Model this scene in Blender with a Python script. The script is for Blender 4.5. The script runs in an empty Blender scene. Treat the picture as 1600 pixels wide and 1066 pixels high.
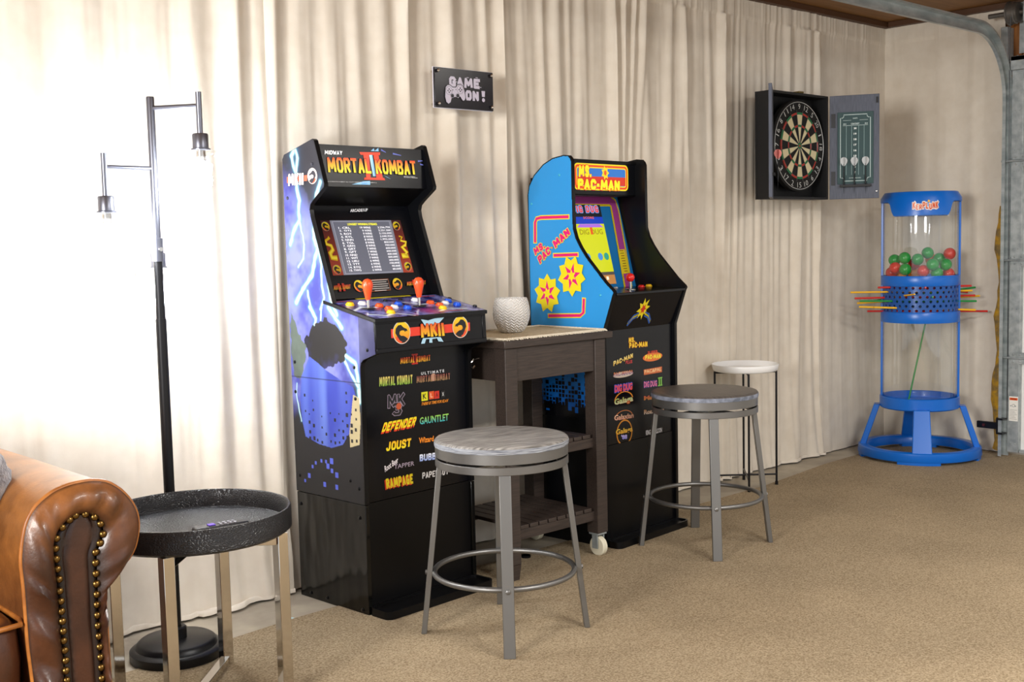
import bpy, math, random
import numpy as np
from mathutils import Vector, Matrix
from mathutils.geometry import tessellate_polygon
SC = bpy.context.scene
COLL = SC.collection
# ---------------------------------------------------------------- camera, sky, lights, exposure
PITCH, ROLL, TH = .0866, -.0229, math.radians(42.7)
def _w(x, y, z):
    return Vector((math.cos(TH)*x + math.sin(TH)*y, -math.sin(TH)*x + math.cos(TH)*y, z))
fw = _w(0, math.cos(PITCH), -math.sin(PITCH)); rt = _w(1, 0, 0); up = _w(0, math.sin(PITCH), math.cos(PITCH))
r2 = rt*math.cos(ROLL) + up*math.sin(ROLL); u2 = up*math.cos(ROLL) - rt*math.sin(ROLL)
cam = bpy.data.cameras.new('camera'); cam.sensor_width = 36; cam.lens = 40.5; cam.clip_start = .05
co = bpy.data.objects.new('camera', cam); COLL.objects.link(co)
co.matrix_world = Matrix(((r2.x, u2.x, -fw.x, 0), (r2.y, u2.y, -fw.y, 0), (r2.z, u2.z, -fw.z, 1.2006), (0, 0, 0, 1)))
SC.camera = co
world = bpy.data.worlds.new('world'); SC.world = world; world.use_nodes = True
bg = world.node_tree.nodes['Background']; bg.inputs[0].default_value = (.93, .96, 1, 1); bg.inputs[1].default_value = .70
def area(name, loc, target, sx, sy, power, col=(1, 1, 1)):
    l = bpy.data.lights.new(name, 'AREA'); l.shape = 'RECTANGLE'; l.size = sx; l.size_y = sy; l.energy = power; l.color = col
    o = bpy.data.objects.new(name, l); COLL.objects.link(o); o.location = loc
    o.rotation_euler = (Vector(target)-Vector(loc)).to_track_quat('-Z', 'Y').to_euler()
    return o
area('left_soft_light', (-2.2, 1.2, 1.75), (5, 3.0, 1.5), .9, 1.1, 120, (1, .97, .93))  # unseen soft source on the left, inferred from shadows on the short wall
area('ceiling_light_near', (2.3, -.3, 2.33), (2.3, -.3, 0), 1.2, .5, 85, (1, .97, .92))
area('ceiling_light_far', (4.3, .9, 2.33), (4.3, .9, 0), 1.2, .5, 18, (1, .96, .9))
BULB = 185.0
SC.view_settings.view_transform = 'Standard'; SC.view_settings.look = 'None'
SC.view_settings.exposure = 0.58; SC.view_settings.gamma = 1; SC.view_settings.use_curve_mapping = False

# ---------------------------------------------------------------- measured outlines, in metres in each panel's own plane
G={'L1': [(0.3067, 1.5196), (0.3244, 1.498), (0.3173, 1.4683), (0.3046, 1.4409), (0.3015, 1.3929), (0.2908, 1.3498), (0.2977, 1.3127), (0.2949, 1.2859), (0.329, 1.2492), (0.3502, 1.2064)], 'L2': [(0.3025, 1.5151), (0.2925, 1.4879), (0.3007, 1.446)], 'L3': [(0.2949, 1.2859), (0.2839, 1.2482), (0.2714, 1.2053), (0.2808, 1.1572), (0.3096, 1.1304)], 'L4': [(0.1747, 1.405), (0.1973, 1.3617), (0.2134, 1.2836), (0.2188, 1.2256), (0.2015, 1.1937), (0.219, 1.1515), (0.2352, 1.1037), (0.2918, 1.0549), (0.331, 1.0109)], 'L5': [(0.2015, 1.1937), (0.1848, 1.1408), (0.1846, 1.0722), (0.1768, 1.0299), (0.1982, 0.9923)], 'L6': [(0.2111, 1.2782), (0.1848, 1.183), (0.1522, 1.1093), (0.1441, 1.0305), (0.1117, 0.9735)], 'L7': [(0.2652, 1.0499), (0.2522, 1.0018), (0.2248, 0.9596)], 'L8': [(0.2576, 0.9976), (0.2242, 0.9615), (0.2327, 0.9397)], 'L9': [(0.1917, 0.9991), (0.1973, 0.9562)], 'L10': [(0.1569, 0.9999), (0.1198, 0.9646), (0.0905, 0.9343)], 'L11': [(0.0735, 0.8448), (0.0271, 0.8246), (0.0121, 0.7539), (0.0104, 0.7002)], 'L12': [(0.0793, 0.8277), (0.0436, 0.7817), (0.0153, 0.7477)], 'L13': [(0.342, 0.7371), (0.3498, 0.6984), (0.3376, 0.6421), (0.327, 0.6099)], 'robe': [(0.268, 0.8328), (0.2232, 0.8135), (0.1793, 0.7914), (0.0927, 0.7603), (0.0409, 0.7459), (0.0283, 0.7168), (0.0452, 0.6672), (0.0685, 0.5924), (0.1046, 0.552), (0.1647, 0.5351), (0.2349, 0.5413), (0.3061, 0.5592), (0.3233, 0.6179), (0.329, 0.6936), (0.3139, 0.7642)], 'cloud': [(0.169, 0.9632), (0.1114, 0.9408), (0.0643, 0.8885), (0.0789, 0.8337), (0.1689, 0.7982), (0.2694, 0.8109), (0.2905, 0.8847), (0.2304, 0.9429)], 'sleeve': [(0.365, 0.9826), (0.3393, 0.9393), (0.311, 0.8901), (0.2846, 0.8631), (0.2918, 0.8159), (0.3257, 0.7445), (0.3559, 0.7679), (0.3705, 0.8369)], 'pale': [(0.0422, 0.7217), (0.0116, 0.7121), (0.0092, 0.6343), (0.0179, 0.5613), (0.0662, 0.547), (0.0685, 0.5924)], 'sqb': [(0.3023, 0.7001), (0.2587, 0.6852), (0.2566, 0.6541), (0.3005, 0.6465), (0.2803, 0.6375), (0.2799, 0.6105), (0.2568, 0.6007), (0.2118, 0.6355), (0.212, 0.5987), (0.1901, 0.5784), (0.1648, 0.6508), (0.1413, 0.6301), (0.1194, 0.6523), (0.1002, 0.6302), (0.1215, 0.5982), (0.1442, 0.5799), (0.0992, 0.5967), (0.0776, 0.6523), (0.0772, 0.6948), (0.0774, 0.7239), (0.0544, 0.6562), (0.0767, 0.6171), (0.0545, 0.6198), (0.1004, 0.5751), (0.0789, 0.5792), (0.0556, 0.5997), (0.1209, 0.5577), (0.1664, 0.5566), (0.1437, 0.554), (0.2141, 0.5485), (0.2392, 0.5534), (0.2789, 0.5777), (0.2803, 0.5554), (0.2564, 0.5579), (0.3012, 0.5533), (0.0307, 0.6727), (0.0305, 0.6426), (0.0342, 0.6079), (0.0554, 0.5694), (0.0315, 0.5719)], 'sqbs': [12, 8, 10, 9, 7, 14, 15, 7, 9, 12, 8, 14, 7, 9, 9, 14, 12, 16, 12, 11, 8, 14, 16, 13, 13, 16, 10, 10, 12, 12, 12, 14, 15, 16, 12, 11, 10, 14, 14, 12], 'sqv': [(0.2936, 0.4269), (0.2094, 0.4073), (0.142, 0.4471), (0.1444, 0.4065), (0.1884, 0.4713), (0.1672, 0.4583), (0.2543, 0.4748), (0.2728, 0.46), (0.3179, 0.4065), (0.1673, 0.4907), (0.223, 0.4854), (0.1976, 0.4859)], 'sqvs': [20, 20, 22, 20, 22, 18, 14, 14, 13, 24, 14, 14], 'mk_side_t': [(0.3464, 1.4004), (0.2607, 1.4004), (0.3437, 1.4405)], 'mk_side_bar': [(0.3545, 1.4303), (0.2428, 1.4311), (0.244, 1.4122), (0.3558, 1.4105)], 'mk_side_em': [(0.2133, 1.4263), (0.2116, 1.4534), (0.2149, 1.4002)], 'bolts': [(0.214, 1.4652), (0.3552, 1.3605)], 'bolts2': [(-0.0368, 0.8684), (0.3509, 0.8096), (0.0313, 0.8102), (0.3525, 0.7082), (0.0305, 0.7088), (0.3486, 0.4205), (0.0732, 0.4372), (0.0299, 0.4163)], 'bolts3': [(0.3488, 0.3221), (0.0305, 0.3203), (0.3097, 0.0179), (0.2193, 0.0185), (0.0313, 0.0162)], 'mk2': [(0.1751, 0.8059), (0.3063, 0.8044), (0.176, 0.8263)], 'mk2II': [(0.2253, 0.7993), (0.2528, 0.7986), (0.2267, 0.8338)], 'mk1': [(0.0834, 0.7407), (0.2246, 0.7352), (0.0846, 0.7711)], 'ult': [(0.2654, 0.76), (0.371, 0.7594), (0.2658, 0.7697)], 'umk': [(0.2438, 0.7356), (0.3956, 0.732), (0.2447, 0.7582)], 'mk': [(0.1167, 0.666), (0.1895, 0.6653), (0.1155, 0.7088)], 'three': [(0.1341, 0.6391), (0.1745, 0.6373), (0.1358, 0.6803)], 'klax_k': [(0.2639, 0.6715), (0.2925, 0.6716), (0.2651, 0.7017)], 'klax_l': [(0.2979, 0.6735), (0.3209, 0.6728), (0.2989, 0.7003)], 'klax_a': [(0.3222, 0.6726), (0.3442, 0.6721), (0.3232, 0.6986)], 'klax_x': [(0.3509, 0.6733), (0.371, 0.6725), (0.3518, 0.697)], 'klax_s': [(0.2581, 0.6576), (0.3819, 0.6553), (0.2631, 0.6677)], 'defender': [(0.0861, 0.5907), (0.2279, 0.5932), (0.0995, 0.6207)], 'gauntlet': [(0.2523, 0.5934), (0.3848, 0.5909), (0.2533, 0.6177)], 'joust': [(0.1016, 0.5252), (0.2098, 0.5247), (0.1059, 0.5546)], 'wizard': [(0.2466, 0.5306), (0.3892, 0.5261), (0.2474, 0.55)], 'root': [(0.0957, 0.457), (0.1536, 0.4804), (0.0935, 0.4774)], 'tapper': [(0.1347, 0.4612), (0.2225, 0.4598), (0.1353, 0.4755)], 'bubbles': [(0.2474, 0.4692), (0.3766, 0.4626), (0.2483, 0.4926)], 'rampage': [(0.0995, 0.4013), (0.2156, 0.3998), (0.0966, 0.4353)], 'paper': [(0.2567, 0.4086), (0.3758, 0.4049), (0.2575, 0.4297)], 'marq_c': [(0.0167, 0.1309), (0.4714, 0.1269), (0.4725, -0.0002), (0.0262, -0.0024)], 'midway': [(0.0391, 0.0992), (0.1109, 0.0995), (0.0412, 0.1131)], 'mkm': [(0.0459, 0.0406), (0.4305, 0.0404), (0.0456, 0.0907)], 'II0': [(0.1866, 0.1127), (0.2768, 0.115), (0.2747, 0.1057), (0.1901, 0.1038)], 'II1': [(0.2017, 0.105), (0.2264, 0.1054), (0.222, 0.0265), (0.2035, 0.0261)], 'II2': [(0.2464, 0.1059), (0.2682, 0.1068), (0.2754, 0.0267), (0.2476, 0.0266)], 'II3': [(0.1957, 0.0267), (0.2812, 0.0274), (0.2851, 0.0196), (0.1921, 0.0196)], 'II4': [(0.2273, 0.1044), (0.2406, 0.1049), (0.2461, 0.0323), (0.2334, 0.032)], 'fine1': [(0.0272, 0.0076), (0.243, 0.0078), (0.0277, 0.0109)], 'fine2': [(0.3691, 0.0303), (0.433, 0.0291), (0.37, 0.0362)], 'mz0': [(0.2367, 0.1186), (0.2515, 0.1283), (0.2534, 0.1192), (0.2718, 0.1305), (0.2717, 0.1187)], 'mz1': [(0.1377, 0.0023), (0.1576, 0.0065), (0.1879, 0.0136), (0.2177, 0.0155), (0.2174, 0.0026)], 'mz2': [(0.1765, 0.0031), (0.1879, 0.0136), (0.1992, 0.0022), (0.2107, 0.0128)], 'mz3': [(0.2795, 0.0378), (0.2935, 0.0303), (0.3112, 0.0242)], 'mp0': [(0.2827, 0.1244), (0.3033, 0.116)], 'mp1': [(0.3336, 0.1133), (0.3708, 0.1081)], 'mp2': [(0.4456, 0.0907), (0.4675, 0.0928)], 'mp3': [(0.4547, 0.0802), (0.4687, 0.0779)], 'scr': [(0.1082, 0.2832), (0.3779, 0.2834), (0.3711, 0.0873), (0.1077, 0.0876)], 'stl': [(0.0697, 0.2833), (0.1082, 0.2832), (0.1077, 0.0876), (0.064, 0.0884)], 'str': [(0.3779, 0.2834), (0.4213, 0.2839), (0.4191, 0.0862), (0.3711, 0.0873)], 's_head': [(0.1791, 0.2649), (0.3089, 0.2647), (0.179, 0.2731)], 's_c1': [(0.1226, 0.0989), (0.1723, 0.098), (0.1294, 0.2594)], 's_c2': [(0.225, 0.0974), (0.2579, 0.0972), (0.2193, 0.2597)], 's_c3': [(0.2943, 0.0975), (0.3475, 0.0972), (0.3032, 0.2597)], 's_em': [(0.085, 0.2623), (0.0896, 0.2774), (0.0861, 0.1082), (0.3967, 0.2618), (0.3993, 0.1088)], 's_dr1': [(0.0831, 0.2252), (0.0873, 0.2204), (0.0695, 0.211), (0.0694, 0.1982), (0.0865, 0.193), (0.0896, 0.1785), (0.0746, 0.1661), (0.0772, 0.15), (0.099, 0.1478)], 's_dr2': [(0.3933, 0.2226), (0.4068, 0.219), (0.396, 0.2055), (0.4195, 0.2), (0.4107, 0.1865), (0.3944, 0.1818), (0.4106, 0.161), (0.3988, 0.1512), (0.4129, 0.1491), (0.3832, 0.1482)], 'b_t1': [(0.0481, 0.0364), (0.1159, 0.0368), (0.0528, 0.0519)], 'b_t2': [(0.3665, 0.0363), (0.4526, 0.0367), (0.3715, 0.0511)], 'b_em': [(0.1582, 0.046), (0.1645, 0.066), (0.3271, 0.0457)], 'b_pl': [(0.1982, 0.0652), (0.2899, 0.0656), (0.2883, 0.0235), (0.196, 0.0216)], 'a1up': [(0.2003, 0.311), (0.2779, 0.3139), (0.2038, 0.3223)], 'c_bar': [(0.0658, 0.0744), (0.4134, 0.073), (0.4123, 0.045), (0.0651, 0.0463)], 'c_em': [(0.1094, 0.0609), (0.1122, 0.0955), (0.3675, 0.0607)], 'c_t': [(0.1892, 0.0387), (0.2928, 0.037), (0.1869, 0.0834)], 'c_sp1': [(0.1914, 0.0987), (0.2231, 0.0918), (0.2529, 0.0971), (0.2978, 0.0991), (0.2678, 0.0779), (0.2089, 0.0758)], 'c_sp2': [(0.196, 0.0358), (0.2743, 0.034), (0.2856, 0.0174), (0.2633, 0.0209), (0.2575, 0.0311), (0.2361, 0.0303), (0.2368, 0.0181), (0.2222, 0.0193), (0.2248, 0.0312), (0.2102, 0.0323), (0.2027, 0.0184), (0.1866, 0.0185)], 'c_fr': [(0.0192, 0.097), (0.4859, 0.0948), (0.4761, 0.0168), (0.0145, 0.0195)], 'joy': [(0.0673, 0.11), (0.2762, 0.0976)], 'btn_y': [(0.041, 0.1718), (0.1089, 0.0463), (0.3386, 0.0486)], 'btn_w': [(0.0921, 0.1731), (0.1703, 0.1022), (0.3211, 0.1708), (0.4011, 0.1056)], 'btn_o': [(0.1316, 0.1322), (0.1359, 0.0894), (0.3517, 0.1258), (0.3599, 0.088)], 'btn_b': [(0.2176, 0.1376), (0.2128, 0.0852), (0.4373, 0.1299), (0.4351, 0.0808)], 'btn_k': [(0.2086, 0.1943), (0.2735, 0.1919), (0.4769, 0.1642), (0.4864, 0.0452)], 'dk_strip': [(0.1708, 0.2194), (0.3573, 0.2123), (0.3721, 0.2291), (0.1886, 0.2413)], 'p_ms': [(0.1746, 0.7901), (0.2142, 0.7893), (0.175, 0.81)], 'p_pm': [(0.1764, 0.7685), (0.2969, 0.7647), (0.1769, 0.7899)], 'p_pmp': [(0.0741, 0.7067), (0.1992, 0.7283), (0.0746, 0.7254)], 'p_plus': [(0.153, 0.7072), (0.1964, 0.707), (0.1533, 0.7205)], 'p_sup': [(0.2995, 0.7338), (0.3708, 0.7339), (0.2997, 0.745)], 'p_spm': [(0.2827, 0.7134), (0.3888, 0.7097), (0.2831, 0.7314)], 'p_mania': [(0.0746, 0.6643), (0.201, 0.6643), (0.075, 0.6807)], 'p_pnp': [(0.2774, 0.6566), (0.3937, 0.6568), (0.2777, 0.6712)], 'p_dig': [(0.0791, 0.6016), (0.1939, 0.6006), (0.0799, 0.6308)], 'p_dig2': [(0.2721, 0.6002), (0.3613, 0.5969), (0.2726, 0.6245)], 'p_dig2ii': [(0.368, 0.5962), (0.3992, 0.5947), (0.3687, 0.6316)], 'p_gal': [(0.0755, 0.5462), (0.1967, 0.5483), (0.0762, 0.5769)], 'p_map': [(0.2708, 0.5443), (0.4109, 0.5377), (0.2713, 0.5662)], 'p_galx': [(0.0741, 0.492), (0.1993, 0.4876), (0.0746, 0.5132)], 'p_romp': [(0.2696, 0.4859), (0.4097, 0.478), (0.2701, 0.5103)], 'p_g88': [(0.0825, 0.4282), (0.1924, 0.4281), (0.0832, 0.4552)], 'p_g88b': [(0.1162, 0.4114), (0.1554, 0.4082), (0.1167, 0.43)], 'p_king': [(0.2809, 0.405), (0.3929, 0.4018), (0.2814, 0.4256)], 'p_ov': [(0.3346, 0.7195), (0.4017, 0.7159), (0.335, 0.7371)], 'p_ov2': [(0.1364, 0.6675), (0.201, 0.6657), (0.1368, 0.6817)], 'p_rect': [(0.272, 0.6732), (0.3983, 0.6742), (0.3978, 0.651), (0.2732, 0.6512)], 'p_circ': [(0.1387, 0.4365), (0.1394, 0.4642), (0.1379, 0.5649), (0.1383, 0.5849), (0.1362, 0.4958), (0.1367, 0.5173)], 'p_bal': [(0.3331, 0.4432), (0.3334, 0.4604)], 'pq': [(0.0654, 0.1219), (0.424, 0.1192), (0.4215, 0.0115), (0.0624, 0.0154)], 'pq_ms': [(0.0973, 0.0637), (0.1758, 0.0646), (0.0986, 0.1114)], 'pq_pm': [(0.0892, 0.0158), (0.3614, 0.0139), (0.0904, 0.0582)], 'pz_band': [(0.1804, 0.389), (0.4073, 0.3859), (0.4346, 0.3702), (0.4377, 0.3378), (0.4287, 0.1673), (0.417, -0.0045)], 'pz_scr': [(0.3403, 0.3636), (0.337, 0.0252)], 'pz_y1': [(0.2836, 0.3141), (0.3358, 0.2811), (0.3362, 0.077), (0.3369, 0.0655)], 'pz_card': [(0.3972, 0.168), (0.4447, 0.1699), (0.4473, 0.0672), (0.3901, 0.0646)], 'pz_dig': [(0.1783, 0.3283), (0.2933, 0.3303), (0.1836, 0.3584)], 'pz_corner': [(0.1762, 0.3623), (0.4722, -0.0042), (0.4711, 0.4091)], 'pz_castle': [(0.1757, 0.266), (0.3088, 0.2679), (0.1759, 0.2801)], 'pz_blob': [(0.2585, 0.1425), (0.3023, 0.1528), (0.1804, 0.1727)], 'pc_blob': [(0.2306, 0.1028)], 'pc_blob2': [(0.2377, 0.0849), (0.2645, 0.0264), (0.1773, 0.0326), (0.3025, 0.0294)], 'pd': [(0.2381, 0.1027), (0.388, 0.1486), (0.4498, 0.1562), (0.2704, 0.1902)], 'r_b1': [(0.3376, 1.1883), (0.3353, 1.2721), (0.3268, 1.2869), (0.305, 1.2905), (0.1573, 1.2894)], 'r_b2': [(0.2457, 1.1401), (0.1146, 1.1424)], 'r_b3': [(0.2785, 0.9006), (0.1119, 0.906), (0.0955, 0.9173), (0.0915, 0.9761)], 'r_ms': [(0.3361, 1.1409), (0.2826, 1.1712), (0.3486, 1.1669)], 'r_pac': [(0.3117, 1.1063), (0.2521, 1.1508), (0.3265, 1.1331)], 'r_man': [(0.2293, 1.1676), (0.1507, 1.2223), (0.2465, 1.1933)], 'r_s1': [(0.2761, 0.9903), (0.3529, 1.0153)], 'r_s2': [(0.1491, 1.0595), (0.2097, 1.0593)], 'r_dash': [(0.2488, 1.1708)], 'r_bolts': [(0.2043, 1.4525), (0.3522, 1.3462), (0.0107, 0.9864)], 'r_px': [(0.3417, 0.6876), (0.0805, 0.7027), (0.3464, 0.5179), (0.0841, 0.5396)], 'r_low': [(0.3475, 0.4792), (0.0868, 0.4657)]}
W={'balls': [(5.6624, 3.1235, 1.0508, 'g'), (5.6376, 3.0524, 1.0626, 'g'), (5.6222, 3.0969, 1.0101, 'r'), (5.6046, 3.03, 1.0033, 'g'), (5.7531, 3.0609, 1.0289, 'r'), (5.7118, 3.0188, 1.0528, 'g'), (5.7996, 3.0082, 1.0848, 'g'), (5.656, 2.9055, 1.0279, 'g'), (5.8555, 2.9718, 1.0525, 'g'), (5.747, 2.8809, 1.0251, 'g'), (5.8491, 2.9103, 1.0791, 'r'), (5.6599, 2.9588, 0.9941, 'r'), (5.7002, 2.9041, 0.9817, 'g'), (5.7946, 2.8884, 0.9746, 'r'), (5.6726, 3.1454, 0.9837, 'r'), (5.7823, 3.0761, 0.974, 'o'), (5.8824, 3.0303, 1.0482, 'o'), (5.7315, 3.1275, 0.9694, 'o'), (5.8811, 2.908, 1.0172, 'g')], 'sticks': [('y', (5.4459, 3.2551, 0.8889), (5.9189, 2.8187, 0.8839)), ('r', (5.4894, 3.2559, 0.8555), (5.9591, 2.8224, 0.8565)), ('g', (5.4468, 3.1999, 0.8443), (5.8965, 2.785, 0.8303)), ('y', (5.5441, 3.2734, 0.8262), (6.026, 2.8288, 0.8507)), ('y', (5.4343, 3.1978, 0.8146), (5.8836, 2.7833, 0.7846)), ('r', (5.5569, 3.2208, 0.7841), (6.0281, 2.786, 0.7693)), ('r', (5.525, 3.1414, 0.9128), (5.886, 2.8083, 0.9112)), ('g', (5.613, 3.2235, 0.8351), (6.019, 2.8488, 0.8961)), ('y', (5.4747, 3.1333, 0.8116), (5.7862, 2.8459, 0.7899)), ('r', (5.6873, 3.1957, 0.9172), (6.0175, 2.891, 0.8698))], 'arm': [[0.8693, 0.2717], [0.8635, 0.3589], [0.8621, 0.4871], [0.8589, 0.5428], [0.865, 0.5849], [0.8757, 0.6261], [0.8971, 0.6569], [0.9339, 0.6812], [0.975, 0.6912], [1.0195, 0.6923], [1.0553, 0.6836], [1.0849, 0.6607], [1.1083, 0.6323], [1.1224, 0.5991], [1.1237, 0.565], [1.1124, 0.5208], [1.093, 0.494], [1.0657, 0.4798], [1.0394, 0.4772], [1.0346, 0.4538], [1.0368, 0.3569], [1.0376, 0.2239]], 'nails': [[0.9341, 0.2591], [0.9338, 0.2813], [0.9346, 0.3042], [0.9338, 0.3275], [0.9325, 0.3493], [0.9327, 0.3707], [0.9325, 0.3932], [0.9317, 0.4158], [0.9315, 0.4383], [0.9303, 0.4614], [0.9308, 0.4878], [0.9285, 0.511], [0.9268, 0.5341], [0.9274, 0.5329], [0.9268, 0.5566], [0.9301, 0.5785], [0.9437, 0.6003], [0.9604, 0.614], [0.9822, 0.6213], [1.0035, 0.6204], [1.024, 0.6102], [1.0375, 0.5926], [1.0414, 0.5684], [1.0333, 0.5494], [1.022, 0.5308], [1.0207, 0.5069], [1.0205, 0.5073], [1.0202, 0.4825], [1.0199, 0.4592], [1.0197, 0.4353], [1.0189, 0.412], [1.0187, 0.3881], [1.0184, 0.3641], [1.0192, 0.3398], [1.02, 0.315], [1.0203, 0.2913], [1.0211, 0.2669], [1.0207, 0.2416]], 'cush': [[0.8134, 0.4776], [0.8597, 0.4275], [0.867, 0.3662], [0.8683, 0.2718]]}

# ---------------------------------------------------------------- helpers
def lin(h):
    h = h.lstrip('#'); v = [int(h[i:i+2], 16)/255 for i in (0, 2, 4)]
    return tuple(c/12.92 if c <= .04045 else ((c+.055)/1.055)**2.4 for c in v)
def mix3(a, b, t): return tuple(a[i]*(1-t)+b[i]*t for i in range(3))
class NT:
    def __init__(s, m): s.t = m.node_tree; s.b = s.t.nodes['Principled BSDF']
    def n(s, kind, **kw):
        x = s.t.nodes.new(kind)
        for k, v in kw.items():
            if k in x.inputs.keys(): x.inputs[k].default_value = v
            else: setattr(x, k, v)
        return x
    def l(s, a, b): s.t.links.new(a, b)
def mat(name, col, rough=.5, metal=0, spec=.5, var=None, vscale=8, bump=0, bscale=60, stretch=None, detail=4, emit=0, coat=0, sheen=0, vmin=.35, vmax=.65):
    m = bpy.data.materials.new(name); m.use_nodes = True; g = NT(m); b = g.b
    c = lin(col) if isinstance(col, str) else col
    b.inputs['Base Color'].default_value = (*c, 1); b.inputs['Roughness'].default_value = rough; b.inputs['Metallic'].default_value = metal
    b.inputs['Specular IOR Level'].default_value = spec; b.inputs['Coat Weight'].default_value = coat
    if sheen: b.inputs['Sheen Weight'].default_value = sheen
    if emit: b.inputs['Emission Color'].default_value = (*c, 1); b.inputs['Emission Strength'].default_value = emit
    if var or bump:
        tc = g.n('ShaderNodeTexCoord'); src = tc.outputs['Object']
        if stretch:
            mp = g.n('ShaderNodeMapping'); mp.inputs['Scale'].default_value = stretch; g.l(src, mp.inputs['Vector']); src = mp.outputs['Vector']
        if var:
            nz = g.n('ShaderNodeTexNoise', Scale=vscale, Detail=detail); g.l(src, nz.inputs['Vector'])
            cr = g.n('ShaderNodeValToRGB'); cr.color_ramp.elements[0].position = vmin; cr.color_ramp.elements[1].position = vmax
            cr.color_ramp.elements[0].color = (*c, 1); cr.color_ramp.elements[1].color = (*lin(var), 1)
            g.l(nz.outputs['Fac'], cr.inputs['Fac']); g.l(cr.outputs['Color'], b.inputs['Base Color'])
        if bump:
            nb = g.n('ShaderNodeTexNoise', Scale=bscale, Detail=3); g.l(src, nb.inputs['Vector'])
            bp = g.n('ShaderNodeBump', Strength=bump, Distance=.01); g.l(nb.outputs['Fac'], bp.inputs['Height']); g.l(bp.outputs['Normal'], b.inputs['Normal'])
    return m
def glass(name, rough=.02, tint=(1, 1, 1), k=1.45, lo=.03, hi=.6):
    # thin clear sheet: lets light straight through, mirrors more at grazing angles
    m = bpy.data.materials.new(name); m.use_nodes = True; t = m.node_tree; t.nodes.clear()
    out = t.nodes.new('ShaderNodeOutputMaterial'); mx = t.nodes.new('ShaderNodeMixShader'); tr = t.nodes.new('ShaderNodeBsdfTransparent'); gl = t.nodes.new('ShaderNodeBsdfGlossy')
    tr.inputs[0].default_value = (*tint, 1); gl.inputs['Roughness'].default_value = rough
    lw = t.nodes.new('ShaderNodeLayerWeight'); lw.inputs['Blend'].default_value = .5
    pw = t.nodes.new('ShaderNodeMath'); pw.operation = 'POWER'; pw.inputs[1].default_value = 5; t.links.new(lw.outputs['Facing'], pw.inputs[0])
    ml = t.nodes.new('ShaderNodeMath'); ml.operation = 'MULTIPLY_ADD'; ml.inputs[1].default_value = hi; ml.inputs[2].default_value = lo; t.links.new(pw.outputs[0], ml.inputs[0])
    t.links.new(ml.outputs[0], mx.inputs[0]); t.links.new(tr.outputs[0], mx.inputs[1]); t.links.new(gl.outputs[0], mx.inputs[2]); t.links.new(mx.outputs[0], out.inputs[0])
    return m
def ink(name, rough=.35, emit=0, spec=.5):
    m = bpy.data.materials.new(name); m.use_nodes = True; g = NT(m)
    a = g.n('ShaderNodeAttribute', attribute_name='Col'); g.l(a.outputs['Color'], g.b.inputs['Base Color'])
    g.b.inputs['Roughness'].default_value = rough; g.b.inputs['Specular IOR Level'].default_value = spec
    if emit: g.l(a.outputs['Color'], g.b.inputs['Emission Color']); g.b.inputs['Emission Strength'].default_value = emit
    return m
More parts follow.
